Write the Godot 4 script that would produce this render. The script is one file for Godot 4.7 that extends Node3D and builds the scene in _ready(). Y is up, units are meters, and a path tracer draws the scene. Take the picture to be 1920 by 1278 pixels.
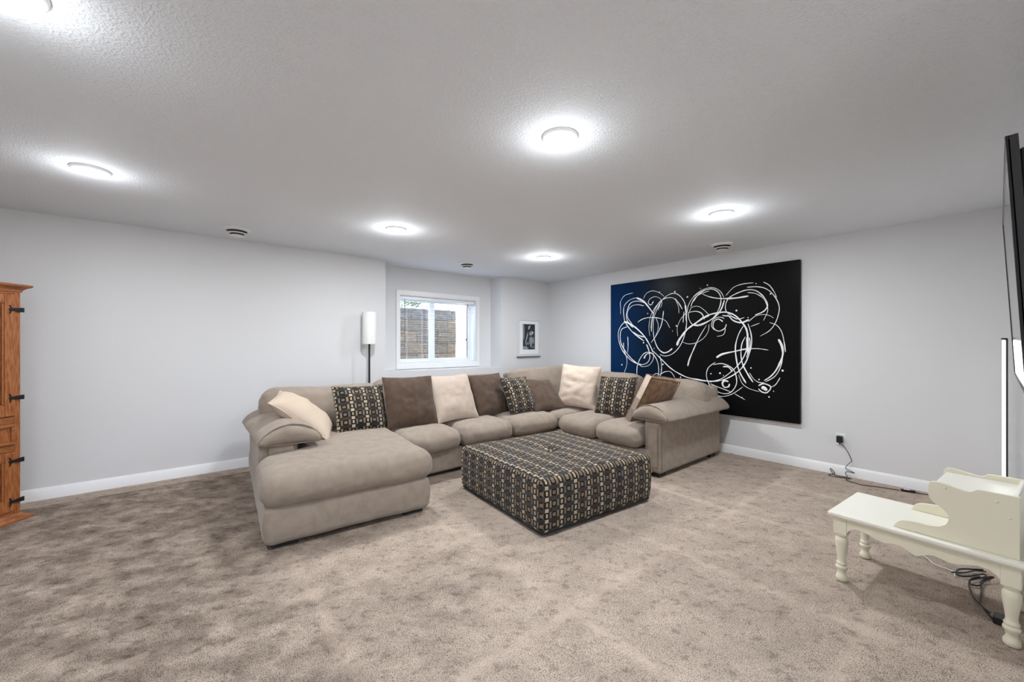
extends Node3D
# A finished basement family room: sectional sofa, patterned ottoman, big abstract canvas.
# World axes: x runs along the window wall, -z points at the window wall, y is up, metres.

const CEIL := 2.44
const BACK := -5.2
const NICHE := -5.5
const RIGHT := 5.171
const LEFT := -1.95
const FRONT := 0.22
const NEAR := 2.6

# ---------------------------------------------------------------- mesh builder
class MB:
	var v := PackedVector3Array()
	var n := PackedVector3Array()
	var t := PackedVector2Array()
	var ix := PackedInt32Array()
	var xf := Transform3D()

	func at(x := Transform3D()) -> MB:
		xf = x
		return self

	func vert(p: Vector3, nn: Vector3, uv := Vector2.ZERO) -> int:
		v.append(xf * p)
		n.append((xf.basis * nn).normalized())
		t.append(uv)
		return v.size() - 1

	func tri(a: int, b: int, c: int) -> void:
		var g := (v[b] - v[a]).cross(v[c] - v[a])
		if g.dot(n[a] + n[b] + n[c]) > 0.0:
			ix.append_array([a, c, b])
		else:
			ix.append_array([a, b, c])

	func quad(a: int, b: int, c: int, d: int) -> void:
		tri(a, b, c)
		tri(a, c, d)

	# a flat four-sided face that looks along nn
	func face(p: Array, nn: Vector3) -> void:
		var k := []
		var u := Vector3(0, 1, 0) if absf(nn.y) < 0.7 else Vector3(0, 0, 1)
		var r := u.cross(nn).normalized()
		var w := nn.cross(r).normalized()
		for q: Vector3 in p:
			k.append(vert(q, nn, Vector2(q.dot(r), q.dot(w))))
		for i in range(1, k.size() - 1):
			tri(k[0], k[i], k[i + 1])

	func box(lo: Vector3, hi: Vector3) -> MB:
		var a := lo
		var b := hi
		face([Vector3(a.x, b.y, a.z), Vector3(b.x, b.y, a.z), Vector3(b.x, b.y, b.z), Vector3(a.x, b.y, b.z)], Vector3.UP)
		face([Vector3(a.x, a.y, a.z), Vector3(b.x, a.y, a.z), Vector3(b.x, a.y, b.z), Vector3(a.x, a.y, b.z)], Vector3.DOWN)
		face([Vector3(a.x, a.y, b.z), Vector3(b.x, a.y, b.z), Vector3(b.x, b.y, b.z), Vector3(a.x, b.y, b.z)], Vector3.BACK)
		face([Vector3(a.x, a.y, a.z), Vector3(b.x, a.y, a.z), Vector3(b.x, b.y, a.z), Vector3(a.x, b.y, a.z)], Vector3.FORWARD)
		face([Vector3(b.x, a.y, a.z), Vector3(b.x, a.y, b.z), Vector3(b.x, b.y, b.z), Vector3(b.x, b.y, a.z)], Vector3.RIGHT)
		face([Vector3(a.x, a.y, a.z), Vector3(a.x, a.y, b.z), Vector3(a.x, b.y, b.z), Vector3(a.x, b.y, a.z)], Vector3.LEFT)
		return self

	func _steps(h: float, r: float, seg: int, mid: int) -> Array:
		var out := []
		for i in seg:
			var a := PI / 4.0 * (1.0 - float(i) / seg)
			out.append(-(h - r) - r * tan(a))
		for i in range(mid + 1):
			out.append(-(h - r) + 2.0 * (h - r) * i / mid)
		for i in range(1, seg + 1):
			out.append((h - r) + r * tan(PI / 4.0 * float(i) / seg))
		return out

	# rounded box with optional subdivision and a deform function f(p, q): q is p over the half size
	func soft(center: Vector3, size: Vector3, r: float, seg := 1, mid := Vector3i(1, 1, 1), f = null) -> MB:
		var h := size / 2.0
		r = minf(r, minf(h.x, minf(h.y, h.z)) * 0.999)
		var st := [_steps(h.x, r, seg, mid.x), _steps(h.y, r, seg, mid.y), _steps(h.z, r, seg, mid.z)]
		var first := v.size()
		var keys := []
		var norms := {}
		var base := ix.size()
		for axis in 3:
			for s in [-1.0, 1.0]:
				var bi := (axis + 1) % 3
				var ci := (axis + 2) % 3
				var B: Array = st[bi]
				var C: Array = st[ci]
				var start := v.size()
				for b: float in B:
					for c: float in C:
						var p := Vector3()
						p[axis] = s * h[axis]
						p[bi] = b
						p[ci] = c
						var inner := p.clamp(-(h - Vector3(r, r, r)), h - Vector3(r, r, r))
						var d := (p - inner).normalized()
						var q := inner + d * r
						var uv := Vector2(q.x, -q.z) if axis == 1 else (Vector2(q.x * s, q.y) if axis == 2 else Vector2(-q.z * s, q.y))
						keys.append(Vector3i((q * 20000.0).round()))
						if f != null:
							q = f.call(q, (q / h).clamp(-Vector3.ONE, Vector3.ONE))
						vert(center + q, d, uv)
				var m := C.size()
				for i in range(B.size() - 1):
					for j in range(m - 1):
						var a := start + i * m + j
						quad(a, a + 1, a + m + 1, a + m)
		if f != null:
			var k := base
			while k < ix.size():
				var g := (v[ix[k + 2]] - v[ix[k]]).cross(v[ix[k + 1]] - v[ix[k]])
				for e in 3:
					var key = keys[ix[k + e] - first]
					norms[key] = norms.get(key, Vector3.ZERO) + g
				k += 3
			for i in range(first, v.size()):
				var nn: Vector3 = norms[keys[i - first]]
				if nn.length() > 1e-12:
					n[i] = nn.normalized()
		return self

	# profile of (radius, height) turned about y; soft joins the normals
	func lathe(pr: Array, segs := 32, smooth := false, o := Vector3.ZERO) -> MB:
		var pts: Array = pr
		var cnt := pts.size()
		var nr := []
		for i in range(cnt - 1):
			var d: Vector2 = pts[i + 1] - pts[i]
			nr.append(Vector2(d.y, -d.x).normalized())
		for i in range(cnt - 1):
			var n0: Vector2 = nr[i]
			var n1: Vector2 = nr[i]
			if smooth:
				if i > 0 and nr[i - 1].dot(nr[i]) > 0.3:
					n0 = (nr[i - 1] + nr[i]).normalized()
				if i < cnt - 2 and nr[i + 1].dot(nr[i]) > 0.3:
					n1 = (nr[i + 1] + nr[i]).normalized()
			var start := v.size()
			for k in range(segs + 1):
				var a := TAU * k / segs
				var e := Vector3(cos(a), 0, sin(a))
				var p0: Vector2 = pts[i]
				var p1: Vector2 = pts[i + 1]
				vert(o + e * p0.x + Vector3(0, p0.y, 0), e * n0.x + Vector3(0, n0.y, 0), Vector2(float(k) / segs, p0.y))
				vert(o + e * p1.x + Vector3(0, p1.y, 0), e * n1.x + Vector3(0, n1.y, 0), Vector2(float(k) / segs, p1.y))
			for k in segs:
				var a := start + k * 2
				quad(a, a + 2, a + 3, a + 1)
		return self

	func tube(path: Array, r: float, segs := 8, closed := false) -> MB:
		var c := path.size()
		var ring := []
		var up := Vector3.UP
		for i in c:
			var p: Vector3 = path[i]
			var a: Vector3 = path[(i - 1 + c) % c] if closed or i > 0 else p
			var b: Vector3 = path[(i + 1) % c] if closed or i < c - 1 else p
			var d := (b - a).normalized()
			if absf(d.dot(up)) > 0.95:
				up = Vector3.RIGHT if absf(d.x) < 0.8 else Vector3.BACK
			var s := d.cross(up).normalized()
			var w := s.cross(d).normalized()
			up = w
			var row := []
			for k in segs:
				var g := TAU * k / segs
				var e := s * cos(g) + w * sin(g)
				row.append(vert(p + e * r, e, Vector2(float(k) / segs, i * 0.05)))
			ring.append(row)
		var last := c if closed else c - 1
		for i in last:
			var j := (i + 1) % c
			# closest start so that closed loops do not twist
			var off := 0
			if closed and j == 0:
				var best := 1e9
				for k in segs:
					var dd := v[ring[i][0]].distance_to(v[ring[0][k]])
					if dd < best:
						best = dd
						off = k
			for k in segs:
				quad(ring[i][k], ring[i][(k + 1) % segs], ring[j][(k + 1 + off) % segs], ring[j][(k + off) % segs])
		if not closed:
			for e in [0, c - 1]:
				var p: Vector3 = path[e]
				var q: Vector3 = path[1] if e == 0 else path[c - 2]
				var nn := (p - q).normalized()
				var m := vert(p, nn)
				for k in segs:
					var a := vert(p, nn)
					var b := vert(p, nn)
					v[a] = v[ring[e][k]]
					v[b] = v[ring[e][(k + 1) % segs]]
					tri(m, a, b)
		return self

	# polygon in the xy plane, pushed from z = 0 to z = depth, its rim chamfered by c
	func prism(poly: PackedVector2Array, depth: float, c := 0.0) -> MB:
		if Geometry2D.is_polygon_clockwise(poly):
			poly.reverse()
		var cnt := poly.size()
		var inset := PackedVector2Array()
		var edge := []
		for i in cnt:
			var d := (poly[(i + 1) % cnt] - poly[i]).normalized()
			edge.append(Vector2(d.y, -d.x))
		for i in cnt:
			var m: Vector2 = (edge[i] + edge[(i - 1 + cnt) % cnt]).normalized()
			var cosv: float = maxf(m.dot(edge[i]), 0.5)
			inset.append(poly[i] - m * c / cosv)
		var tris := Geometry2D.triangulate_polygon(inset)
		for z in [[0.0, -1.0], [depth, 1.0]]:
			var s := v.size()
			for p in inset:
				vert(Vector3(p.x, p.y, z[0]), Vector3(0, 0, z[1]), p)
			for k in range(0, tris.size(), 3):
				tri(s + tris[k], s + tris[k + 1], s + tris[k + 2])
		for i in cnt:
			var j := (i + 1) % cnt
			var e2: Vector2 = edge[i]
			var ni := e2
			var nj := e2
			var pe: Vector2 = edge[(i - 1 + cnt) % cnt]
			var ne: Vector2 = edge[j]
			if pe.dot(e2) > 0.8:
				ni = (pe + e2).normalized()
			if ne.dot(e2) > 0.8:
				nj = (ne + e2).normalized()
			var zs := [[0.0, c], [c, depth - c], [depth - c, depth]] if c > 0.0 else [[0.0, depth]]
			for band in zs.size():
				var z0: float = zs[band][0]
				var z1: float = zs[band][1]
				var tilt := 0.0
				var a0: PackedVector2Array = poly
				var a1: PackedVector2Array = poly
				if c > 0.0 and band == 0:
					a0 = inset
					tilt = -1.0
				if c > 0.0 and band == 2:
					a1 = inset
					tilt = 1.0
				var A := vert(Vector3(a0[i].x, a0[i].y, z0), Vector3(ni.x, ni.y, tilt), Vector2(i * 0.05, z0))
				var B := vert(Vector3(a0[j].x, a0[j].y, z0), Vector3(nj.x, nj.y, tilt), Vector2(i * 0.05, z0))
				var C := vert(Vector3(a1[j].x, a1[j].y, z1), Vector3(nj.x, nj.y, tilt), Vector2(i * 0.05, z1))
				var D := vert(Vector3(a1[i].x, a1[i].y, z1), Vector3(ni.x, ni.y, tilt), Vector2(i * 0.05, z1))
				quad(A, B, C, D)
		return self

	# grid of points rows x cols with normals from the faces; uv per point
	func sheet(p: Array, uv: Array, rows: int, cols: int, flip := false) -> MB:
		var s := v.size()
		var acc := []
		acc.resize(rows * cols)
		acc.fill(Vector3.ZERO)
		for i in range(rows - 1):
			for j in range(cols - 1):
				var a: int = i * cols + j
				var g: Vector3 = (p[a + cols + 1] - p[a]).cross(p[a + 1] - p[a + cols])
				if flip:
					g = -g
				for k in [a, a + 1, a + cols, a + cols + 1]:
					acc[k] += g
		for k in rows * cols:
			vert(p[k], acc[k].normalized() if acc[k].length() > 1e-14 else Vector3.UP, uv[k])
		for i in range(rows - 1):
			for j in range(cols - 1):
				var a := s + i * cols + j
				quad(a, a + 1, a + cols + 1, a + cols)
		return self

# ---------------------------------------------------------------- scene helpers
var M := {}
var nz := FastNoiseLite.new()
var rng := RandomNumberGenerator.new()

func world_of(o: Node3D) -> Transform3D:
	var x := o.transform
	var p := o.get_parent()
	while p != null and p != self and p is Node3D:
		x = p.transform * x
		p = p.get_parent()
	return x

# commits what a builder holds (world places) as ONE named mesh under parent
func obj(called: String, m: MB, mat: Material, parent: Node3D = null) -> MeshInstance3D:
	var o := MeshInstance3D.new()
	o.name = called
	var to := Transform3D()
	if parent != null and parent != self:
		to = world_of(parent).affine_inverse()
	var vv := m.v
	var nn := m.n
	if not to.is_equal_approx(Transform3D()):
		for i in vv.size():
			vv[i] = to * vv[i]
			nn[i] = to.basis * nn[i]
	var a := []
	a.resize(Mesh.ARRAY_MAX)
	a[Mesh.ARRAY_VERTEX] = vv
	a[Mesh.ARRAY_NORMAL] = nn
	a[Mesh.ARRAY_TEX_UV] = m.t
	a[Mesh.ARRAY_INDEX] = m.ix
	var am := ArrayMesh.new()
	am.add_surface_from_arrays(Mesh.PRIMITIVE_TRIANGLES, a)
	o.mesh = am
	o.material_override = null
	am.surface_set_material(0, mat)
	o.cast_shadow = GeometryInstance3D.SHADOW_CASTING_SETTING_ON
	if parent == null:
		add_child(o, true)
	else:
		parent.add_child(o, true)
	return o

var taken := {}
func numbered(called: String) -> String:
	var k: int = taken.get(called, 0)
	taken[called] = k + 1
	return called if k == 0 else "%s_%03d" % [called, k]

func thing(called: String, label: String, category: String, at := Vector3.ZERO, turn := 0.0, group := "") -> Node3D:
	var o := Node3D.new()
	o.name = numbered(called)
	add_child(o, true)
	o.position = at
	o.rotation_degrees.y = turn
	return tag(o, label, category, group)

func tag(o: Node3D, label: String, category: String, group := "", kind := "") -> Node3D:
	if label:
		o.set_meta("label", label)
	if category:
		o.set_meta("category", category)
	if group:
		o.set_meta("group", group)
	if kind:
		o.set_meta("kind", kind)
	return o

func struct(called: String, m: MB, mat: Material, label := "", category := "") -> MeshInstance3D:
	var o := obj(called, m, mat)
	tag(o, label, category, "", "structure")
	return o

func V(x: float, y: float, z: float) -> Vector3:
	return Vector3(x, y, z)

func spin(deg: float, at := Vector3.ZERO) -> Transform3D:
	return Transform3D(Basis(Vector3.UP, deg_to_rad(deg)), at)

# a smooth curve through points
func curve(pts: Array, per := 6, closed := false) -> Array:
	var out := []
	var c := pts.size()
	var last := c if closed else c - 1
	for i in last:
		var p0: Vector3 = pts[(i - 1 + c) % c] if closed or i > 0 else pts[0]
		var p1: Vector3 = pts[i]
		var p2: Vector3 = pts[(i + 1) % c]
		var p3: Vector3 = pts[(i + 2) % c] if closed or i < c - 2 else pts[c - 1]
		for k in per:
			out.append(p1.cubic_interpolate(p2, p0, p3, float(k) / per))
	if not closed:
		out.append(pts[c - 1])
	return out

func noise_tex(seed_: int, freq: float, size := 512, kind := FastNoiseLite.TYPE_SIMPLEX, fractal := FastNoiseLite.FRACTAL_FBM, oct := 4, ramp: Array = [], warp := 0.0) -> NoiseTexture2D:
	var f := FastNoiseLite.new()
	f.seed = seed_
	f.noise_type = kind
	f.frequency = freq
	f.fractal_type = fractal
	f.fractal_octaves = oct
	if kind == FastNoiseLite.TYPE_CELLULAR:
		f.cellular_return_type = FastNoiseLite.RETURN_DISTANCE
	if warp > 0.0:
		f.domain_warp_enabled = true
		f.domain_warp_amplitude = warp
		f.domain_warp_frequency = freq * 1.5
	var t := NoiseTexture2D.new()
	t.noise = f
	t.width = size
	t.height = size
	t.seamless = true
	t.seamless_blend_skirt = 0.15
	if ramp.size():
		var g := Gradient.new()
		var offs := PackedFloat32Array()
		var cols := PackedColorArray()
		for e in ramp:
			offs.append(e[0])
			cols.append(e[1])
		g.offsets = offs
		g.colors = cols
		t.color_ramp = g
	return t

func rgb(r: float, g: float, b: float) -> Color:
	return Color(r / 255.0, g / 255.0, b / 255.0)

func plain(col: Color, rough := 0.6, metal := 0.0, spec := 0.5) -> StandardMaterial3D:
	var m := StandardMaterial3D.new()
	m.albedo_color = col
	m.roughness = rough
	m.metallic = metal
	m.metallic_specular = spec
	return m

func tri_uv(m: StandardMaterial3D, scale: float, world := false) -> StandardMaterial3D:
	m.uv1_triplanar = true
	m.uv1_world_triplanar = world
	m.uv1_scale = Vector3.ONE * scale
	return m

# ---------------------------------------------------------------- materials
func fabric_print() -> ImageTexture:
	# woven print: columns of ringed squares, wide and narrow, with patches and bars between
	var cols := 4
	var rows := 6
	var cw := 160
	var ch := 90
	var W := cols * cw
	var H := rows * ch
	var im := Image.create(W, H, false, Image.FORMAT_RGB8)
	var r := RandomNumberGenerator.new()
	r.seed = 77
	var dark := [rgb(52, 49, 45), rgb(62, 55, 49), rgb(44, 45, 44), rgb(70, 60, 54), rgb(54, 53, 47)]
	var bars := [rgb(138, 118, 94), rgb(114, 106, 98), rgb(146, 124, 96), rgb(98, 90, 82), rgb(124, 108, 92)]
	var pale := [rgb(176, 164, 148), rgb(152, 145, 137), rgb(184, 171, 150)]
	var wide := [rgb(126, 106, 88), rgb(116, 102, 98), rgb(132, 113, 90), rgb(106, 100, 88)]
	var narrow := [rgb(172, 150, 120), rgb(156, 140, 118), rgb(182, 162, 132)]
	var ink := rgb(14, 11, 10)
	im.fill(rgb(60, 57, 52))
	for c in cols:
		for k in rows:
			var x := c * cw
			var y := k * ch
			# dark row between the rings, spanning the wide column
			im.fill_rect(Rect2i(x, y, 112, 36), dark[r.randi() % 5])
			if r.randf() < 0.5:
				im.fill_rect(Rect2i(x + 30, y + 6, 52, 30), dark[r.randi() % 5])
			im.fill_rect(Rect2i(x + 119, y + 4, 34, 32), pale[r.randi() % 3])
			# ring row
			im.fill_rect(Rect2i(x, y + 36, cw, 54), dark[r.randi() % 5])
			im.fill_rect(Rect2i(x + 6, y + 36, 18, 54), bars[r.randi() % 5])
			im.fill_rect(Rect2i(x + 84, y + 36, 22, 54), bars[r.randi() % 5])
			_ring(im, x + 26, y + 36, 56, 54, ink, wide[r.randi() % 4])
			_ring(im, x + 114, y + 34, 44, 58, ink, narrow[r.randi() % 3])
	# weave
	for y in H:
		for x in W:
			var q := 0.90 + 0.10 * r.randf() + (0.05 if (x / 2 + y / 2) % 2 == 0 else 0.0)
			var cc := im.get_pixel(x, y)
			im.set_pixel(x, y, Color(minf(cc.r * q, 1), minf(cc.g * q, 1), minf(cc.b * q, 1)))
	return ImageTexture.create_from_image(im)

func _ring(im: Image, x: int, y: int, w: int, h: int, line: Color, fill: Color) -> void:
	for j in h:
		for i in w:
			var p := Vector2(absf(i + 0.5 - w / 2.0), absf(j + 0.5 - h / 2.0))
			var rr := 19.0
			var q := Vector2(maxf(p.x - (w / 2.0 - rr), 0), maxf(p.y - (h / 2.0 - rr), 0))
			var d := rr - q.length() if q.length() > 0.0 else minf(w / 2.0 - p.x, h / 2.0 - p.y)
			if d < 0.0 or x + i >= im.get_width() or y + j >= im.get_height():
				continue
			im.set_pixel(x + i, y + j, line if d < 11.5 else fill)

# brushed pile: streaks and mottling, tone lighter in the near middle, darker elsewhere
func carpet_brush() -> ImageTexture:
	var S := 800
	var im := Image.create(S, S, false, Image.FORMAT_RGB8)
	var a := FastNoiseLite.new()
	a.seed = 41
	a.noise_type = FastNoiseLite.TYPE_SIMPLEX
	a.frequency = 3.4
	a.fractal_octaves = 6
	a.fractal_gain = 0.68
	a.domain_warp_enabled = true
	a.domain_warp_amplitude = 0.12
	a.domain_warp_frequency = 3.0
	var b := FastNoiseLite.new()
	b.seed = 43
	b.noise_type = FastNoiseLite.TYPE_SIMPLEX
	b.frequency = 0.55
	b.fractal_octaves = 3
	for j in S:
		for i in S:
			# one texel is a centimetre; the sheet repeats every eight metres from the world's zero
			var x := i * 0.01
			var z := j * 0.01
			x = x - 8.0 if x > 6.0 else x
			z = z - 8.0 if z > 3.0 else z
			# streaks run along the room's diagonal
			var u := x * 0.80 + z * 0.60
			var v := z * 0.80 - x * 0.60
			var n := 0.5 + 1.05 * a.get_noise_2d(u * 0.85, v * 1.2)
			var big := 0.5 + b.get_noise_2d(x, z)
			var lay := smoothstep(-0.9, 0.7, z * 0.45 + x * 0.75 + 0.55 + (big - 0.5) * 0.8 - 0.9 * maxf(x - 3.0, 0.0))
			var q := lerpf(0.66 + 0.22 * n, 0.90 + 0.085 * n, lay)
			q -= 0.13 * smoothstep(0.22, 0.5, a.get_noise_2d(u * 2.2 + 50.0, v * 3.4))
			q = clampf(q, 0.45, 1.0)
			im.set_pixel(i, j, Color(q, q * lerpf(0.975, 1.0, q), q * lerpf(0.95, 1.0, q)))
	return ImageTexture.create_from_image(im)

func photo_print() -> ImageTexture:
	# black and white picture: dark room, pale curtain, a figure with long hair in a pale dress
	var W := 120
	var H := 200
	var im := Image.create(W, H, false, Image.FORMAT_RGB8)
	var f := FastNoiseLite.new()
	f.seed = 5
	f.frequency = 0.05
	var blobs := [ # x, y, rx, ry, grey, slant
		[8, 60, 9, 75, 0.55, 0.0], [68, 24, 11, 17, 0.75, 0.1], [60, 30, 9, 14, 0.8, 0.0], [74, 50, 12, 34, 0.16, 0.0],
		[82, 72, 22, 20, 0.62, -0.3], [98, 66, 8, 11, 0.8, 0.0], [80, 130, 20, 38, 0.6, 0.05], [82, 96, 18, 4, 0.2, 0.0],
		[40, 100, 6, 40, 0.7, -0.25], [30, 150, 6, 24, 0.6, 0.2], [104, 128, 6, 34, 0.65, 0.1], [54, 150, 24, 12, 0.45, -0.4],
		[20, 188, 36, 16, 0.6, 0.3], [80, 168, 7, 18, 0.7, 0.0], [104, 180, 14, 14, 0.42, 0.0],
	]
	for y in H:
		for x in W:
			var g := 0.12 + 0.07 * f.get_noise_2d(x, y)
			for b in blobs:
				var dy: float = (float(y) - b[1]) / b[3]
				var dx: float = (float(x) - b[0] - b[5] * (y - b[1])) / b[2]
				var d := dx * dx + dy * dy
				if d < 1.0:
					g = lerpf(g, b[4] + 0.1 * f.get_noise_2d(x * 3, y * 3), smoothstep(0.0, 0.35, 1.0 - d))
			im.set_pixel(x, y, Color(g * 0.93, g * 0.98, g * 1.04))
	return ImageTexture.create_from_image(im)

func suede(col: Color, seed_: int, amount := 0.10) -> StandardMaterial3D:
	var m := plain(Color.WHITE, 0.95, 0.0, 0.2)
	var lo := col.darkened(amount)
	var hi := col.lightened(amount * 0.6)
	m.albedo_texture = noise_tex(seed_, 0.012, 512, FastNoiseLite.TYPE_SIMPLEX, FastNoiseLite.FRACTAL_FBM, 5, [[0.25, lo], [0.5, col], [0.78, hi]], 20.0)
	m.heightmap_enabled = true
	m.heightmap_texture = M.weave
	m.heightmap_scale = 0.03
	m.rim_enabled = true
	m.rim = 0.35
	m.rim_tint = 0.6
	return tri_uv(m, 1.6)

func wood(col: Color, dark_: Color, along: Vector3, seed_: int) -> StandardMaterial3D:
	var m := plain(Color.WHITE, 0.42)
	m.albedo_texture = noise_tex(seed_, 0.02, 512, FastNoiseLite.TYPE_SIMPLEX, FastNoiseLite.FRACTAL_FBM, 5, [[0.2, dark_], [0.5, col], [0.8, col.lightened(0.08)]], 10.0)
	m.uv1_triplanar = true
	m.uv1_scale = along
	return m

func materials() -> void:
	M.weave = noise_tex(3, 0.25, 512, FastNoiseLite.TYPE_SIMPLEX, FastNoiseLite.FRACTAL_FBM, 2)
	# painted walls, very faint roller stipple
	var w := plain(rgb(221, 221, 222), 0.62, 0.0, 0.35)
	w.heightmap_enabled = true
	w.heightmap_texture = noise_tex(11, 0.06, 512, FastNoiseLite.TYPE_SIMPLEX, FastNoiseLite.FRACTAL_FBM, 3)
	w.heightmap_scale = 0.02
	M.wall = tri_uv(w, 1.5, true)
	# textured ceiling
	var c := plain(rgb(234, 237, 241), 0.7, 0.0, 0.3)
	c.heightmap_enabled = true
	c.heightmap_texture = noise_tex(21, 0.036, 1024, FastNoiseLite.TYPE_SIMPLEX, FastNoiseLite.FRACTAL_RIDGED, 3, [], 26.0)
	c.heightmap_scale = 0.34
	M.ceiling = tri_uv(c, 0.85, true)
	M.trim = plain(rgb(240, 240, 241), 0.35)
	M.vinyl = plain(rgb(240, 242, 245), 0.3)
	M.vent = plain(rgb(238, 238, 236), 0.4)
	M.dark = plain(rgb(62, 62, 62), 0.7)
	M.grey_metal = plain(rgb(120, 120, 122), 0.4, 0.6)
	# carpet: short twisted pile, brushed light and dark
	var k := plain(Color.WHITE, 1.0, 0.0, 0.05)
	k.albedo_texture = noise_tex(31, 0.25, 1024, FastNoiseLite.TYPE_CELLULAR, FastNoiseLite.FRACTAL_FBM, 2, [[0.1, rgb(242, 227, 213)], [0.42, rgb(222, 204, 188)], [0.62, rgb(188, 166, 149)], [0.8, rgb(88, 70, 59)]], 8.0)
	k.heightmap_enabled = true
	k.heightmap_texture = noise_tex(31, 0.25, 1024, FastNoiseLite.TYPE_CELLULAR, FastNoiseLite.FRACTAL_FBM, 2, [[0.1, Color.WHITE], [0.9, Color.BLACK]], 14.0)
	k.heightmap_scale = 0.8
	k.detail_enabled = true
	k.detail_blend_mode = BaseMaterial3D.BLEND_MODE_MUL
	k.detail_uv_layer = BaseMaterial3D.DETAIL_UV_2
	k.detail_albedo = carpet_brush()
	k.uv2_triplanar = true
	k.uv2_world_triplanar = true
	k.uv2_scale = Vector3.ONE * 0.125
	M.carpet = tri_uv(k, 1.05, true)
	M.sofa = suede(rgb(151, 137, 124), 51, 0.045)
	M.brown = suede(rgb(84, 68, 57), 52, 0.06)
	M.beige = suede(rgb(190, 173, 159), 53, 0.035)
	M.cream = suede(rgb(202, 184, 168), 54, 0.035)
	M.caramel = suede(rgb(122, 92, 66), 55, 0.12)
	M.piping = plain(rgb(136, 121, 106), 0.9)
	var cord := plain(Color.WHITE, 0.95, 0.0, 0.2)
	var im := Image.create(64, 64, false, Image.FORMAT_RGB8)
	for y in 64:
		for x in 64:
			var q := 0.5 + 0.5 * cos(TAU * x / 16.0)
			var z := 0.5 + 0.5 * cos(TAU * y / 16.0)
			im.set_pixel(x, y, rgb(178, 158, 139).lerp(rgb(216, 201, 184), 0.65 * q + 0.35 * z))
	cord.albedo_texture = ImageTexture.create_from_image(im)
	cord.uv1_scale = Vector3.ONE * 42.0
	M.corduroy = cord
	var p := plain(Color.WHITE, 0.92, 0.0, 0.2)
	p.albedo_texture = fabric_print()
	p.uv1_scale = Vector3(1.0 / 0.532, -1.0 / 0.45, 1)
	p.rim_enabled = true
	p.rim = 0.25
	p.rim_tint = 0.1
	M.print = p
	M.black = plain(rgb(16, 15, 15), 0.6)
	M.rubber = plain(rgb(22, 22, 23), 0.55)
	M.iron = plain(rgb(34, 30, 29), 0.5, 0.4)
	M.pine = wood(rgb(158, 94, 48), rgb(128, 70, 34), Vector3(6, 0.7, 6), 61)
	M.pine_across = wood(rgb(154, 92, 48), rgb(122, 67, 33), Vector3(1.0, 7, 1.0), 62)
	M.pine_dark = wood(rgb(128, 70, 32), rgb(98, 50, 22), Vector3(6, 0.7, 6), 63)
	M.cream_paint = plain(rgb(232, 226, 204), 0.38)
	M.cream_top = plain(rgb(240, 237, 226), 0.32)
	# black canvas; window's blue reflection painted in as navy at its window end
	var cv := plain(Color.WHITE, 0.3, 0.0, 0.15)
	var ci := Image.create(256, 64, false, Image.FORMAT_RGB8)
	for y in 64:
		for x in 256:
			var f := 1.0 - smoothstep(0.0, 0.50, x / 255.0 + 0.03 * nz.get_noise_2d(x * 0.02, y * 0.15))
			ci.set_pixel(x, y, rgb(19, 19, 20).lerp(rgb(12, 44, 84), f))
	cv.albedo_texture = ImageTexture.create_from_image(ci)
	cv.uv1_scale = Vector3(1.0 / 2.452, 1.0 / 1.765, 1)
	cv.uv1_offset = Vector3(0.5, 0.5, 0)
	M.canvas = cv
	M.white_paint = plain(rgb(242, 242, 242), 0.35)
	M.frame = plain(rgb(216, 217, 219), 0.35)
	M.mat_board = plain(rgb(236, 239, 241), 0.8)
	var ph := plain(Color.WHITE, 0.3)
	ph.albedo_texture = photo_print()
	M.photo = ph
	M.shade = plain(rgb(244, 244, 242), 0.8)
	M.shade.backlight_enabled = true
	M.shade.backlight = Color(0.3, 0.3, 0.3)
	var g := plain(Color(1, 1, 1, 0.06), 0.02)
	g.transparency = BaseMaterial3D.TRANSPARENCY_ALPHA
	M.glass = g
	M.screen = plain(rgb(10, 10, 12), 0.06, 0.0, 0.7)
	M.tv = plain(rgb(52, 52, 54), 0.45)
	M.tv_edge = plain(rgb(40, 40, 42), 0.35, 0.3)
	M.plate = plain(rgb(236, 237, 238), 0.35)
	var e := plain(Color.WHITE, 0.5)
	e.emission_enabled = true
	e.emission = rgb(255, 253, 250)
	e.emission_energy_multiplier = 2.2
	M.lens = e
	var e2 := plain(Color.WHITE, 0.5)
	e2.emission_enabled = true
	e2.emission = rgb(255, 252, 246)
	e2.emission_energy_multiplier = 1.5
	M.strip = e2
	M.stone = []
	for i in 4:
		var s := plain(Color.WHITE, 0.95, 0.0, 0.2)
		var b: Color = [rgb(64, 52, 36), rgb(58, 48, 34), rgb(70, 57, 40), rgb(54, 46, 34)][i]
		s.albedo_texture = noise_tex(70 + i, 0.02, 256, FastNoiseLite.TYPE_SIMPLEX, FastNoiseLite.FRACTAL_FBM, 5, [[0.25, b.darkened(0.22)], [0.55, b], [0.8, b.lightened(0.15)]], 15.0)
		s.heightmap_enabled = true
		s.heightmap_texture = s.albedo_texture
		s.heightmap_scale = 0.6
		M.stone.append(tri_uv(s, 2.2))
	M.stone_cap = suede(rgb(42, 39, 37), 75, 0.2)
	M.siding = plain(rgb(250, 250, 250), 0.6)
	M.gravel = suede(rgb(150, 142, 130), 76, 0.25)
	M.leaf = plain(rgb(58, 84, 52), 0.7)
	M.moss = plain(rgb(148, 150, 70), 0.8)
	M.bark = plain(rgb(84, 70, 58), 0.9)

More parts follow.
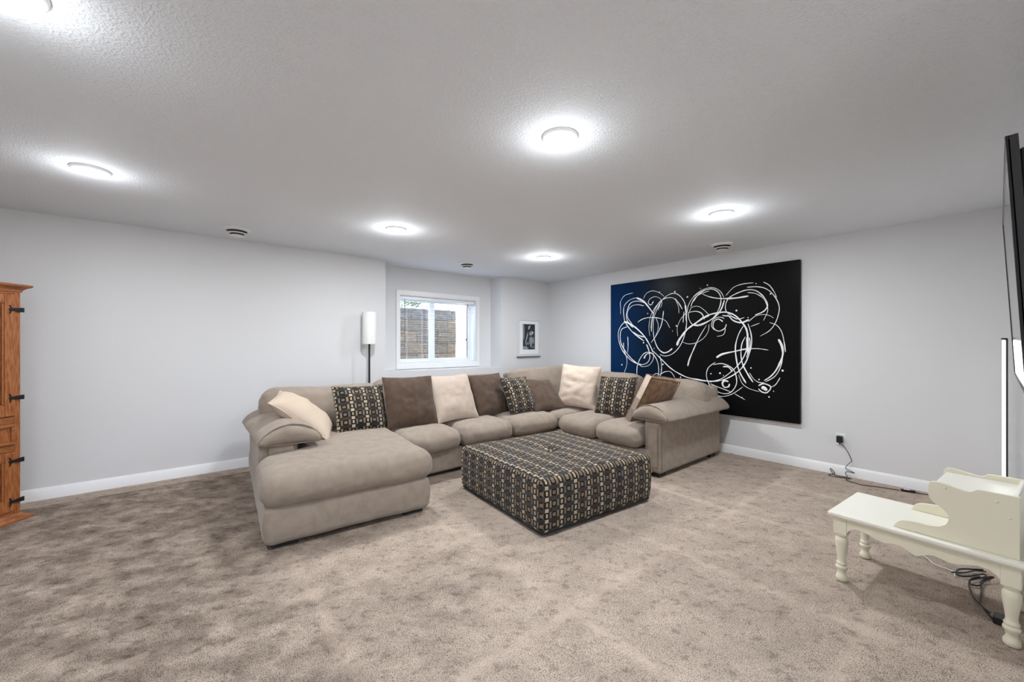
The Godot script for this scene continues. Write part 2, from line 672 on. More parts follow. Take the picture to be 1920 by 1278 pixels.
# ================================================================ the scene
func _ready() -> void:
	# --- camera, sky, exposure -------------------------------------------------
	var cam := Camera3D.new()
	cam.name = "camera"
	var near := 0.05
	cam.set_frustum(near * 1278.0 / 755.0, Vector2(0, near * 6.0 / 755.0), near, 200.0)
	cam.position = V(0, 1.326, 0)
	cam.rotation_degrees = V(0, -39.57, 0)
	add_child(cam)
	cam.current = true
	var sky_m := ProceduralSkyMaterial.new()
	sky_m.sky_top_color = rgb(180, 206, 238)
	sky_m.sky_horizon_color = rgb(222, 232, 245)
	sky_m.ground_horizon_color = rgb(200, 200, 196)
	sky_m.ground_bottom_color = rgb(120, 116, 108)
	sky_m.energy_multiplier = SKY_ENERGY
	var sky := Sky.new()
	sky.sky_material = sky_m
	var env := Environment.new()
	env.background_mode = Environment.BG_SKY
	env.sky = sky
	env.tonemap_mode = Environment.TONE_MAPPER_LINEAR
	env.tonemap_exposure = EXPOSURE
	env.sdfgi_enabled = true
	env.ssao_enabled = true
	env.ssil_enabled = true
	var we := WorldEnvironment.new()
	we.name = "environment"
	we.environment = env
	add_child(we)
	# high sun over the house: lights the window well, does not reach the room's furniture
	var sun := DirectionalLight3D.new()
	sun.name = "sun"
	sun.light_color = rgb(255, 244, 226)
	sun.light_energy = 6.0
	sun.light_angular_distance = 0.6
	sun.shadow_enabled = true
	sun.look_at_from_position(Vector3.ZERO, V(0.55, -0.80, -0.20), Vector3.UP)
	add_child(sun)
	# --- setting, then things, small details last -------------------------------
	nz.seed = 9
	nz.noise_type = FastNoiseLite.TYPE_SIMPLEX
	nz.frequency = 1.0
	nz.fractal_octaves = 3
	rng.seed = 4
	materials()
	room()
	ceiling_lights()
	window()
	blind()
	outdoors()
	sofa()
	ottoman()
	pillows()
	painting()
	picture()
	cabinet()
	step_table()
	television()
	lamps()
	vents()
	outlet_and_cords()

const SKY_ENERGY := 11.0
const EXPOSURE := 1.35
const LAMP := 1.55
const GLOW := 0.062
const ADDED_DOOR0 := -1.6
const ADDED_DOOR1 := -0.1

# ---------------------------------------------------------------- room shell
func room() -> void:
	struct("floor", MB.new().box(V(LEFT - 0.2, -0.15, -5.8), V(RIGHT + 0.2, 0, NEAR + 0.2)), M.carpet, "tan and brown brushed cut-pile carpet covering the whole room", "carpet")
	struct("ceiling", MB.new().box(V(LEFT - 0.2, CEIL, -5.8), V(RIGHT + 0.2, CEIL + 0.16, NEAR + 0.2)), M.ceiling, "white textured ceiling with round lights", "ceiling")
	# window wall with the shallow niche round the window
	var b := MB.new()
	b.box(V(LEFT - 0.2, 0, -5.75), V(2.115, CEIL, BACK))
	b.box(V(4.072, 0, -5.75), V(RIGHT + 0.2, CEIL, BACK))
	b.box(V(2.115, 0, -5.75), V(4.072, 0.956, BACK))
	b.box(V(2.115, 0.956, -5.75), V(2.444, CEIL, NICHE))
	b.box(V(3.775, 0.956, -5.75), V(4.072, CEIL, NICHE))
	b.box(V(2.444, 2.045, -5.75), V(3.775, CEIL, NICHE))
	b.box(V(2.444, 0.956, -5.75), V(3.775, 1.035, NICHE))
	struct("wall_back", b, M.wall, "pale grey wall with the window niche behind the sofa", "wall")
	struct("wall_right", MB.new().box(V(RIGHT, 0, BACK), V(RIGHT + 0.2, CEIL, FRONT)), M.wall, "pale grey wall that carries the big black painting", "wall")
	struct("wall_left", MB.new().box(V(LEFT - 0.2, 0, BACK), V(LEFT, CEIL, NEAR)), M.wall, "pale grey wall at the cabinet end of the room", "wall")
	struct("wall_front", MB.new().box(V(1.5, 0, FRONT), V(RIGHT + 0.2, CEIL, FRONT + 0.14)), M.wall, "pale grey wall behind the television", "wall")
	struct("wall_hall", MB.new().box(V(2.6, 0, FRONT + 0.14), V(2.75, CEIL, NEAR)), M.wall, "pale grey side wall of the open end of the room", "wall")
	var g := MB.new()
	g.box(V(LEFT - 0.2, 0, NEAR), V(ADDED_DOOR0, CEIL, NEAR + 0.2))
	g.box(V(ADDED_DOOR1, 0, NEAR), V(2.75, CEIL, NEAR + 0.2))
	g.box(V(ADDED_DOOR0, 2.08, NEAR), V(ADDED_DOOR1, CEIL, NEAR + 0.2))
	struct("wall_near", g, M.wall, "pale grey wall with the added glass door at the open end of the room", "wall")
	# added sliding glass door, unseen: frontal daylight fill from behind the viewer
	var d := Node3D.new()
	d.name = "door_1"
	add_child(d, true)
	d.position = V((ADDED_DOOR0 + ADDED_DOOR1) / 2, 0, NEAR + 0.1)
	tag(d, "added white sliding glass door, unseen daylight fill at the open end of the room", "door", "", "structure")
	obj("added_door_frame", _rect_frame(ADDED_DOOR0 + 0.002, ADDED_DOOR1 - 0.002, 0.004, 2.076, 0.05, NEAR + 0.05, NEAR + 0.15), M.vinyl, d)
	var half := (ADDED_DOOR0 + ADDED_DOOR1) / 2
	for e in [[ADDED_DOOR0 + 0.052, half + 0.04, NEAR + 0.075], [half - 0.04, ADDED_DOOR1 - 0.052, NEAR + 0.11]]:
		var sash := obj("added_door_sash", _rect_frame(e[0], e[1], 0.056, 2.024, 0.07, e[2], e[2] + 0.03), M.vinyl, d)
		obj("pane", MB.new().box(V(e[0] + 0.07, 0.126, e[2] + 0.013), V(e[1] - 0.07, 1.954, e[2] + 0.017)), M.glass, sash)
	struct("exterior_patio", MB.new().box(V(-8, -0.2, NEAR + 0.2), V(8, -0.03, NEAR + 14)), M.gravel, "pale patio outside the added glass door", "patio")
	# baseboards: flat board with a sloped top
	var prof := PackedVector2Array([Vector2(0, 0.001), Vector2(0.016, 0.001), Vector2(0.016, 0.078), Vector2(0.011, 0.088), Vector2(0.007, 0.099), Vector2(0, 0.101)])
	struct("baseboard_back", _base(prof, V(LEFT, 0, BACK), V(1, 0, 0), RIGHT - LEFT), M.trim, "white baseboard along the window wall", "baseboard")
	struct("baseboard_right", _base(prof, V(RIGHT, 0, BACK), V(0, 0, 1), FRONT - BACK), M.trim, "white baseboard under the black painting", "baseboard")
	struct("baseboard_left", _base(prof, V(LEFT, 0, NEAR), V(0, 0, -1), NEAR - BACK), M.trim, "white baseboard at the cabinet end", "baseboard")
	struct("baseboard_front", _base(prof, V(RIGHT, 0, FRONT), V(-1, 0, 0), RIGHT - 1.5), M.trim, "white baseboard under the television", "baseboard")

func _base(prof: PackedVector2Array, from: Vector3, along: Vector3, length: float) -> MB:
	# x of the profile points into the room, to the right of the way it runs
	var out := Vector3.UP.cross(along) * -1.0
	out = along.cross(Vector3.UP)
	return MB.new().at(Transform3D(Basis(out, Vector3.UP, along), from)).prism(prof.duplicate(), length)

# ---------------------------------------------------------------- lights
func ceiling_lights() -> void:
	var spots := [
		[-0.42, -1.97, "flush round ceiling light at the near left, closest to the viewer", 0.88],
		[-0.435, -3.69, "flush round ceiling light above the open carpet in front of the bare wall", 0.88],
		[1.576, -1.502, "flush round ceiling light above the near corner of the patterned ottoman, centre of the ceiling", 1.0],
		[3.55, -1.505, "flush round ceiling light nearest the top of the black painting", 1.35],
		[1.615, -3.71, "flush round ceiling light in front of the window niche, left of the window", 1.25],
		[3.59, -3.71, "small far flush ceiling light near the corner by the framed photograph", 1.55],
		[1.2, 1.05, "added flush round ceiling light, unseen fill behind the television wall, in front of the added glass door", 1.2],  # added out of view to supply front light
	]
	for s in spots:
		var o := thing("ceiling_light", s[2], "light", V(s[0], CEIL, s[1]), 0.0, "flush round ceiling lights")
		var x := Transform3D(Basis(), o.position)
		var ring := MB.new().at(x).lathe([Vector2(0.096, 0.001), Vector2(0.0965, -0.006), Vector2(0.094, -0.012), Vector2(0.086, -0.019), Vector2(0.076, -0.0215), Vector2(0.0745, -0.019), Vector2(0.0745, -0.012)], 48, true)
		obj("trim_ring", ring, M.trim, o)
		var lens := MB.new().at(x).lathe([Vector2(0.0745, -0.0175), Vector2(0.06, -0.0205), Vector2(0.035, -0.0225), Vector2(0.0001, -0.0235)], 40, true)
		obj("light_lens", lens, M.lens, o)
		# the glowing lens throws most of its light down, a little sideways along the ceiling
		var d := AreaLight3D.new()
		d.name = "down_light"
		d.area_size = Vector2(0.125, 0.125)
		d.light_color = rgb(246, 251, 255)
		d.light_energy = LAMP * s[3]
		d.area_range = 14.0
		d.shadow_enabled = true
		d.position = V(0, -0.028, 0)
		d.rotation_degrees = V(-90, 0, 0)
		o.add_child(d, true)
		var l := OmniLight3D.new()
		l.name = "lens_glow"
		l.light_color = rgb(246, 251, 255)
		l.light_energy = GLOW * s[3]
		l.light_size = 0.05
		l.omni_range = 14.0
		l.omni_attenuation = 2.0
		l.shadow_enabled = true
		l.position = V(0, -0.14, 0)
		o.add_child(l, true)

func vents() -> void:
	for s in [[0.432, -4.71, "round white ceiling air vent above the bare wall left of the window", 1.25], [3.06, -4.675, "small round ceiling air vent in front of the window"], [4.68, -1.975, "round ceiling air vent above the top edge of the black painting"]]:
		var o := thing("ceiling_vent", s[2], "vent", V(s[0], CEIL, s[1]), 0.0, "round ceiling air vents")
		var x := Transform3D(Basis(), o.position)
		obj("flange", MB.new().at(x).lathe([Vector2(0.117, 0.0005), Vector2(0.118, -0.004), Vector2(0.112, -0.009), Vector2(0.092, -0.020), Vector2(0.087, -0.021), Vector2(0.086, -0.018), Vector2(0.095, -0.008), Vector2(0.096, -0.001)], 40, true), M.vent, o)
		obj("gap_shade", MB.new().at(x).lathe([Vector2(0.0935, -0.010), Vector2(0.055, -0.008), Vector2(0.052, -0.060), Vector2(0.0001, -0.060)], 32, false), M.dark, o)  # dark core put in so the gaps read as shaded
		obj("louver_ring", MB.new().at(x).lathe([Vector2(0.066, -0.034), Vector2(0.078, -0.037), Vector2(0.081, -0.041), Vector2(0.078, -0.045), Vector2(0.066, -0.047), Vector2(0.062, -0.040), Vector2(0.066, -0.034)], 40, true), M.vent, o)
		obj("center_disc", MB.new().at(x).lathe([Vector2(0.0001, -0.056), Vector2(0.050, -0.058), Vector2(0.060, -0.061), Vector2(0.061, -0.065), Vector2(0.054, -0.069), Vector2(0.0001, -0.071)], 40, true), M.vent, o)

# ---------------------------------------------------------------- window
func window() -> void:
	var w := Node3D.new()
	w.name = "window_1"
	add_child(w, true)
	w.position = V(3.11, 1.54, NICHE)
	tag(w, "white sliding basement window in the wall niche", "window", "", "structure")
	# casing boards round the opening, mitred look: a thicker outer lip
	var x0 := 2.392
	var x1 := 3.835
	var y0 := 0.966
	var y1 := 2.108
	for c in [[V(x0, y1 - 0.064, 0), V(x1, y1, 0)], [V(x0, y0, 0), V(x1, y0 + 0.07, 0)], [V(x0, y0 + 0.07, 0), V(x0 + 0.056, y1 - 0.064, 0)], [V(x1 - 0.056, y0 + 0.07, 0), V(x1, y1 - 0.064, 0)]]:
		var m := MB.new()
		var lo: Vector3 = c[0]
		var hi: Vector3 = c[1]
		var mid := (lo + hi) / 2.0
		m.soft(V(mid.x, mid.y, NICHE + 0.0085), V(hi.x - lo.x, hi.y - lo.y, 0.017), 0.0025, 1)
		obj("casing_board", m, M.trim, w)
	# jamb liner
	var j := MB.new()
	j.box(V(2.4445, 1.0355, -5.74), V(2.456, 2.0445, NICHE + 0.004))
	j.box(V(3.763, 1.0355, -5.74), V(3.7745, 2.0445, NICHE + 0.004))
	j.box(V(2.456, 2.033, -5.74), V(3.763, 2.0445, NICHE + 0.004))
	j.box(V(2.456, 1.0355, -5.74), V(3.763, 1.047, NICHE + 0.004))
	obj("jamb_liner", j, M.trim, w)
	# vinyl frame
	obj("window_frame", _rect_frame(2.456, 3.763, 1.047, 2.033, 0.026, -5.73, -5.63), M.vinyl, w)
	# fixed sash on the left, sliding sash on the right
	var fx := obj("fixed_sash", _rect_frame(2.482, 3.09, 1.073, 2.007, 0.03, -5.715, -5.685), M.vinyl, w)
	obj("pane", MB.new().box(V(2.51, 1.10, -5.703), V(3.062, 1.98, -5.699)), M.glass, fx)
	var sl := obj("sliding_sash", _rect_frame(3.0, 3.737, 1.073, 2.007, 0.036, -5.68, -5.65), M.vinyl, w)
	# widened meeting stile
	obj("meeting_stile", MB.new().soft(V(3.045, 1.54, -5.652), V(0.09, 0.93, 0.022), 0.006, 2), M.vinyl, w)
	obj("pane", MB.new().box(V(3.034, 1.105, -5.667), V(3.703, 1.975, -5.663)), M.glass, sl)
	obj("gasket", MB.new().box(V(3.692, 1.108, -5.662), V(3.702, 1.974, -5.648)), M.rubber, sl)
	obj("sash_latch", MB.new().soft(V(3.672, 1.40, -5.645), V(0.016, 0.045, 0.02), 0.004, 2), M.rubber, w)

func _rect_frame(x0: float, x1: float, y0: float, y1: float, t: float, z0: float, z1: float) -> MB:
	var m := MB.new()
	var zc := (z0 + z1) / 2.0
	var d := z1 - z0
	m.soft(V((x0 + x1) / 2, y1 - t / 2, zc), V(x1 - x0, t, d), 0.003, 1)
	m.soft(V((x0 + x1) / 2, y0 + t / 2, zc), V(x1 - x0, t, d), 0.003, 1)
	m.soft(V(x0 + t / 2, (y0 + y1) / 2, zc), V(t, y1 - y0 - 2 * t, d), 0.003, 1)
	m.soft(V(x1 - t / 2, (y0 + y1) / 2, zc), V(t, y1 - y0 - 2 * t, d), 0.003, 1)
	return m

func blind() -> void:
	var o := thing("window_blind", "white slatted blind with open slats hanging inside the window", "blind", V(3.11, 1.06, -5.56))
	obj("headrail", MB.new().soft(V(3.11, 2.005, -5.555), V(1.296, 0.048, 0.05), 0.004, 2), M.vinyl, o)
	var sl := []
	# one slightly curved slat, tilted a little, used for all
	for k in 25:
		var y := 1.955 - 0.0355 * k
		var m := MB.new()
		var p := []
		var uv := []
		for side in [1.0, -1.0]:
			p.clear()
			uv.clear()
			for i in 2:
				for j in 6:
					var s := -1.0 + 2.0 * j / 5.0
					var z := s * 0.0125
					var yy: float = 0.0010 * (1.0 - s * s) + z * 0.03 + side * 0.0004
					p.append(V(3.11 + (i * 2 - 1) * 0.642, y + yy, -5.555 + z))
					uv.append(Vector2(i, j))
			m.sheet(p, uv, 2, 6, side > 0)
		obj("slat", m, M.vinyl, o)
	obj("bottom_rail", MB.new().soft(V(3.11, 1.064, -5.555), V(1.286, 0.016, 0.026), 0.004, 2), M.vinyl, o)
	for x in [2.58, 2.83, 3.62]:
		var m := MB.new()
		for z in [-5.569, -5.541]:
			m.tube([V(x, 1.98, z), V(x, 1.065, z)], 0.0013, 6)
		obj("ladder_cord", m, M.vinyl, o)
	obj("tilt_wand", MB.new().tube([V(2.535, 1.985, -5.522), V(2.535, 1.24, -5.522)], 0.0042, 8), M.grey_metal, o)

func outdoors() -> void:
	# window well: block retaining wall, white side wall, gravel, a shrub over the top
	struct("exterior_ground", MB.new().box(V(0.6, 0.55, -6.9), V(4.4, 0.72, -5.75)), M.gravel, "gravel in the bottom of the window well", "gravel")
	var w := thing("retaining_wall", "tan stone block retaining wall outside the window", "wall", V(2.9, 0.72, -6.73))
	var k := 0
	for row in 6:
		var y := 0.739 + 0.205 * row
		var off := 0.0 if row % 2 == 0 else 0.2115
		if row == 5:
			off = 0.1
		for i in range(-5, 3):
			var a := 3.06 + off + 0.412 * i
			var b := minf(a + 0.412, 4.065)
			if b - a < 0.06:
				continue
			rng.seed = 100 + k
			var push := rng.randf_range(-0.008, 0.012)
			var m := MB.new()
			var sd := k * 3.7
			var f := func(p: Vector3, q: Vector3) -> Vector3:
				return p + V(0, 0, 1) * nz.get_noise_3d(p.x * 9 + sd, p.y * 9, sd) * 0.012 * maxf(q.z, 0.0)
			m.soft(V((a + b) / 2, y + 0.1025, -6.72 + push), V(b - a - 0.007, 0.199, 0.24), 0.014, 2, Vector3i(6, 4, 1), f)
			obj("block", m, M.stone_cap if row == 5 else M.stone[rng.randi() % 4], w)
			k += 1
	var sw := obj("exterior_wall", MB.new().box(V(4.075, 0.72, -6.62), V(4.3, 2.6, -5.76)), M.siding)
	tag(sw, "bright white side wall of the window well", "wall")
	# earth behind the wall, so that the top is not a free-standing rim
	struct("exterior_bank", MB.new().box(V(-0.5, 0.55, -9.5), V(6.0, 1.93, -6.85)), M.gravel, "ground above the window well", "ground")
	# overhanging tree seen through the top of the left pane
	var t := thing("garden_tree", "leafy tree hanging over the block wall outside", "tree", V(3.4, 1.93, -8.6))
	obj("trunk", MB.new().tube(curve([V(3.4, 1.93, -8.6), V(3.42, 2.5, -8.62), V(3.35, 3.1, -8.6), V(3.5, 3.8, -8.7)], 4), 0.05, 8), M.bark, t)
	for br in [[V(3.4, 2.3, -8.6), V(3.7, 2.45, -8.2), V(4.0, 2.42, -7.9)], [V(3.36, 2.7, -8.6), V(3.1, 2.75, -8.2), V(3.2, 2.5, -7.7)], [V(3.4, 2.4, -8.6), V(3.3, 2.3, -8.0), V(3.5, 2.25, -7.7)]]:
		obj("branch", MB.new().tube(curve(br, 4), 0.014, 6), M.bark, t)
	var lm := MB.new()
	rng.seed = 12
	for i in 1500:
		var c := V(3.66 + rng.randfn(0, 0.26), 2.33 + rng.randfn(0, 0.2), -7.75 + rng.randfn(0, 0.3))
		if c.y < 2.07 + 0.05 * sin(c.x * 11.0) + 0.5 * maxf(c.x - 3.85, 0.0):
			continue
		_leaf(lm, c, rng.randf_range(0.03, 0.055))
	var lf := obj("foliage", lm, M.leaf, t)
	lf.set_meta("kind", "stuff")
	var g := MB.new()
	for i in 160:
		var c := V(4.0 + rng.randfn(0, 0.07), 1.95 + absf(rng.randfn(0, 0.035)), -6.82 + rng.randfn(0, 0.05))
		c.x = minf(c.x, 4.05)
		_leaf(g, c, rng.randf_range(0.008, 0.016))
	tag(obj("moss_tuft", g, M.moss), "yellow-green moss tuft on top of the block wall", "moss", "", "stuff")

func _leaf(m: MB, c: Vector3, s: float) -> void:
	var d := V(rng.randf_range(-1, 1), rng.randf_range(-0.7, 0.5), rng.randf_range(-1, 1)).normalized()
	var e := d.cross(V(rng.randf(), 1, rng.randf())).normalized() * s * 0.45
	var u := d * s
	var nn := d.cross(e).normalized()
	var k := [m.vert(c - u, nn), m.vert(c + e + nn * s * 0.1, nn), m.vert(c + u, nn), m.vert(c - e + nn * s * 0.1, nn)]
	m.tri(k[0], k[1], k[2])
	m.tri(k[0], k[2], k[3])

# ---------------------------------------------------------------- sofa
func wrinkle(p: Vector3, sd: float, freq: float, amp: float) -> Vector3:
	return V(nz.get_noise_3d(p.x * freq + sd, p.y * freq, p.z * freq), nz.get_noise_3d(p.x * freq, p.y * freq + sd + 40.0, p.z * freq), nz.get_noise_3d(p.x * freq, p.y * freq, p.z * freq + sd + 80.0)) * amp

# seat cushion: crowned top, swollen front (+z of its own axes), soft wrinkles
func seat_cushion(m: MB, c: Vector3, size: Vector3, r: float, crown: float, swell: float, sd: float) -> void:
	var f := func(p: Vector3, q: Vector3) -> Vector3:
		var cx := 1.0 - pow(absf(q.x), 3.0)
		var cz := 1.0 - pow(absf(q.z), 4.0)
		var o := p
		if q.y > 0.0:
			o.y += crown * cx * cz * q.y
		if q.z > 0.0:
			o.z += swell * cx * (1.0 - q.y * q.y) * q.z
		# corners pulled in a little
		o.x -= p.x * 0.018 * q.z * q.z * q.z * q.z
		var pull := absf(q.x) * absf(q.x) * absf(q.x)
		o += wrinkle(p, sd, 3.2, 0.008)
		o += wrinkle(p, sd + 9.0, 11.0, 0.0045 * (0.35 + pull * 1.6))
		return o
	m.soft(c, size, r, 5, Vector3i(18, 3, 14), f)

# back cushion: stands on its bottom edge, front is +z, leans back
func back_cushion(m: MB, c: Vector3, size: Vector3, r: float, sag: float, sd: float) -> void:
	var f := func(p: Vector3, q: Vector3) -> Vector3:
		var cx := 1.0 - q.x * q.x
		var cy := 1.0 - q.y * q.y
		var o := p
		o.z += 0.045 * cx * cy * signf(q.z) * absf(q.z)
		o.y -= sag * cx * maxf(q.y, 0.0)
		o.y -= 0.03 * pow(absf(q.x), 4.0) * maxf(q.y, 0.0)
		o += wrinkle(p, sd, 3.5, 0.010)
		o += wrinkle(p, sd + 5.0, 12.0, 0.004 * (0.4 + pow(absf(q.x), 3.0) * 1.5))
		return o
	m.soft(c, size, r, 5, Vector3i(14, 10, 3), f)

const PAD_DROP := 0.058
# arm pad: a fat strap that arches over the arm; x across (outer side -x), z along (front +z)
func arm_pad(m: MB, c: Vector3, w: float, len_: float, sd: float) -> void:
	var f := func(p: Vector3, q: Vector3) -> Vector3:
		var o := p
		var ax := absf(q.x)
		o.y *= 1.0 - 0.35 * ax * ax
		o.y -= PAD_DROP * pow(ax, 2.2)
		# the outer edge flares towards the back
		o.x -= 0.035 * (1.0 - q.z) * maxf(-q.x, 0.0)
		o.y += (0.028 * (1.0 - ax * ax)) * signf(q.y) * absf(q.y)
		if q.z > 0.0:
			o.z += 0.015 * (1.0 - q.x * q.x) * (1.0 - q.y * q.y) * q.z
		o += wrinkle(p, sd, 4.0, 0.006)
		o += wrinkle(p, sd + 3.0, 13.0, 0.0025)
		return o
	m.soft(c, V(w, 0.098, len_), 0.046, 4, Vector3i(14, 2, 16), f)

func arm_pad_piping(c: Vector3, w: float, len_: float) -> Array:
	var loop := []
	var z := len_ / 2.0 - 0.022
	for k in 40:
		var a := TAU * k / 40.0
		var e := V(signf(cos(a)) * pow(absf(cos(a)), 0.55) * (w / 2.0 - 0.004), signf(sin(a)) * pow(absf(sin(a)), 0.75) * 0.049, z)
		var ax: float = absf(e.x) / (w / 2.0)
		e.y *= 1.0 - 0.35 * ax * ax
		e.y -= PAD_DROP * pow(ax, 2.2)
		e.y += 0.028 * (1.0 - ax * ax) * signf(sin(a))
		loop.append(c + e)
	return loop

func rect_loop(c: Vector3, u: Vector3, w: Vector3, r: float) -> Array:
	var out := []
	for s in [[1, 1], [-1, 1], [-1, -1], [1, -1]]:
		var cc: Vector3 = c + u.normalized() * (u.length() - r) * s[0] + w.normalized() * (w.length() - r) * s[1]
		var a0: float = {"11": 0.0, "-11": 1.0, "-1-1": 2.0, "1-1": 3.0}["%d%d" % [s[0], s[1]]] * PI / 2
		for k in 5:
			var a := a0 + PI / 2 * k / 4.0
			out.append(cc + u.normalized() * cos(a) * r + w.normalized() * sin(a) * r)
	return out

func puff(m: MB, c: Vector3, size: Vector3, r: float, amp: float, sd: float, mid := Vector3i(12, 6, 12)) -> void:
	var f := func(p: Vector3, q: Vector3) -> Vector3:
		var o := p
		o += p.normalized() * 0.0
		o += wrinkle(p, sd, 3.0, amp)
		return o
	m.soft(c, size, r, 3, mid, f)

func sofa() -> void:
	var o := thing("sectional_sofa", "large tan microfiber sectional sofa with a chaise wrapping the corner of the room", "sofa", V(2.6, 0, -4.2))
	# --- chaise end. Its own axes: x to the right along its foot, z towards the viewer, turned a little
	var C := spin(-4.2, V(0.415, 0, -2.95))
	var m := MB.new().at(C)
	# base: sides swell slightly
	var fb := func(p: Vector3, q: Vector3) -> Vector3:
		var e := p
		e.x += 0.02 * q.x * (1.0 - q.y * q.y)
		e.z += 0.015 * q.z * (1.0 - q.y * q.y)
		return e + wrinkle(p, 3.0, 3.0, 0.006)
	m.soft(V(0.56, 0.158, -0.985), V(1.11, 0.262, 1.95), 0.045, 4, Vector3i(12, 4, 18), fb)
	obj("chaise_base", m, M.sofa, o)
	var top := MB.new().at(C)
	# one long cushion: wide at the foot, narrower beside the arm
	var fc := func(p: Vector3, q: Vector3) -> Vector3:
		var e := p
		var back := smoothstep(0.30, 0.16, q.z)
		e.x = lerpf(e.x, e.x * 0.745 + 0.145, back)
		if q.y > 0.0:
			e.y += 0.020 * (1.0 - pow(absf(q.x), 4.0)) * (1.0 - pow(absf(q.z), 6.0)) * q.y
		if q.z > 0.0:
			e.z += 0.02 * (1.0 - pow(absf(q.x), 4.0)) * (1.0 - q.y * q.y) * q.z
		e += wrinkle(p, 17.0, 2.6, 0.009)
		var edge := pow(maxf(absf(q.x), absf(q.z)), 5.0)
		return e + wrinkle(p, 31.0, 12.0, 0.004 * (0.25 + edge))
	top.soft(V(0.567, 0.375, -0.75), V(1.18, 0.225, 1.55), 0.10, 6, Vector3i(22, 3, 30), fc)
	obj("chaise_cushion", top, M.sofa, o)
	# left arm, its front panel and pad
	m = MB.new().at(C)
	puff(m, V(0.135, 0.32, -1.30), V(0.27, 0.55, 1.40), 0.04, 0.006, 21.0)
	var arm := obj("arm", m, M.sofa, o)
	m = MB.new().at(C)
	puff(m, V(0.15, 0.47, -0.592), V(0.17, 0.19, 0.02), 0.009, 0.002, 22.0, Vector3i(4, 4, 1))
	obj("arm_panel", m, M.sofa, arm)
	obj("seam", MB.new().at(C).tube(rect_loop(V(0.15, 0.47, -0.586), V(0.088, 0, 0), V(0, 0.098, 0), 0.02), 0.0035, 6, true), M.piping, arm)
	var pc := V(0.215, 0.630, -1.165)
	m = MB.new().at(C)
	arm_pad(m, pc, 0.44, 1.24, 23.0)
	var pad := obj("arm_pad", m, M.sofa, o)
	obj("piping", MB.new().at(C).tube(arm_pad_piping(pc, 0.44, 1.24), 0.0055, 6, true), M.piping, pad)
	# back cushion of the chaise
	var B := C * Transform3D(Basis(Vector3.RIGHT, deg_to_rad(-13)), V(0.61, 0.66, -1.53))
	m = MB.new().at(B)
	back_cushion(m, Vector3.ZERO, V(1.10, 0.52, 0.42), 0.14, 0.035, 41.0)
	obj("back_cushion", m, M.sofa, o)
	m = MB.new().at(C)
	puff(m, V(0.60, 0.38, -1.90), V(1.06, 0.68, 0.16), 0.05, 0.004, 24.0)
	obj("back_frame", m, M.sofa, o)
	# feet of the chaise
	for f in [[0.12, -0.09], [1.0, -0.09], [0.12, -1.85], [1.0, -1.85]]:
		obj("foot", MB.new().at(C).soft(V(f[0], 0.024, f[1]), V(0.16, 0.046, 0.07), 0.006, 1), M.black, o)
	obj("plinth", MB.new().at(C).box(V(0.06, 0.018, -1.86), V(1.06, 0.05, -0.10)), M.black, o)

	# --- run along the window wall
	m = MB.new()
	puff(m, V(2.62, 0.15, -4.27), V(2.06, 0.225, 1.38), 0.03, 0.004, 25.0, Vector3i(16, 3, 10))
	obj("seat_base", m, M.sofa, o)
	obj("plinth", MB.new().box(V(1.65, 0.012, -4.9), V(3.6, 0.045, -3.62)), M.black, o)
	m = MB.new()
	puff(m, V(3.2, 0.43, -4.87), V(3.4, 0.80, 0.16), 0.05, 0.004, 26.0)
	obj("back_frame", m, M.sofa, o)
	var seats := [[1.605, 2.245, 61.0], [2.245, 2.93, 62.0], [2.93, 3.655, 63.0]]
	for s in seats:
		m = MB.new()
		seat_cushion(m, V((s[0] + s[1]) / 2, 0.362, -4.03), V(s[1] - s[0] - 0.006, 0.20, 1.10), 0.088, 0.030, 0.022, s[2])
		obj("seat_cushion", m, M.sofa, o)
	for s in [[1.66, 2.58, 64.0, 0.0], [2.60, 3.52, 65.0, -0.01]]:
		m = MB.new().at(Transform3D(Basis(Vector3.RIGHT, deg_to_rad(-14)), V((s[0] + s[1]) / 2, 0.68 + s[3], -4.47)))
		back_cushion(m, Vector3.ZERO, V(s[1] - s[0], 0.52, 0.34), 0.12, 0.015, s[2])
		obj("back_cushion", m, M.sofa, o)
	# --- corner: seat block, tall corner cushion set across it
	m = MB.new()
	puff(m, V(4.3, 0.15, -4.2), V(1.36, 0.225, 1.52), 0.03, 0.004, 27.0)
	obj("corner_base", m, M.sofa, o)
	m = MB.new()
	seat_cushion(m, V(4.15, 0.365, -4.05), V(1.02, 0.20, 1.15), 0.07, 0.015, 0.0, 66.0)
	obj("corner_cushion", m, M.sofa, o)
	m = MB.new().at(spin(-14, V(4.12, 0.695, -4.36)) * Transform3D(Basis(Vector3.BACK, deg_to_rad(2.5)), Vector3.ZERO) * Transform3D(Basis(Vector3.RIGHT, deg_to_rad(-10)), Vector3.ZERO))
	back_cushion(m, Vector3.ZERO, V(1.06, 0.56, 0.24), 0.05, -0.005, 67.0)
	obj("corner_back", m, M.sofa, o)
	# --- run along the painting wall, seats face -x
	m = MB.new()
	puff(m, V(4.29, 0.15, -2.95), V(1.34, 0.225, 1.5), 0.03, 0.004, 28.0)
	obj("seat_base", m, M.sofa, o)
	obj("plinth", MB.new().box(V(3.68, 0.012, -3.6), V(4.9, 0.045, -2.2)), M.black, o)
	m = MB.new()
	puff(m, V(4.93, 0.43, -3.53), V(0.14, 0.80, 2.78), 0.05, 0.004, 29.0)
	obj("back_frame", m, M.sofa, o)
	for s in [[-3.43, -2.86, 68.0], [-2.87, -2.30, 69.0]]:
		var zc: float = (s[0] + s[1]) / 2
		m = MB.new().at(spin(-90, V(4.09, 0.362, zc)))
		seat_cushion(m, Vector3.ZERO, V(s[1] - s[0] - 0.004, 0.20, 1.12), 0.088, 0.028, 0.022, s[2])
		obj("seat_cushion", m, M.sofa, o)
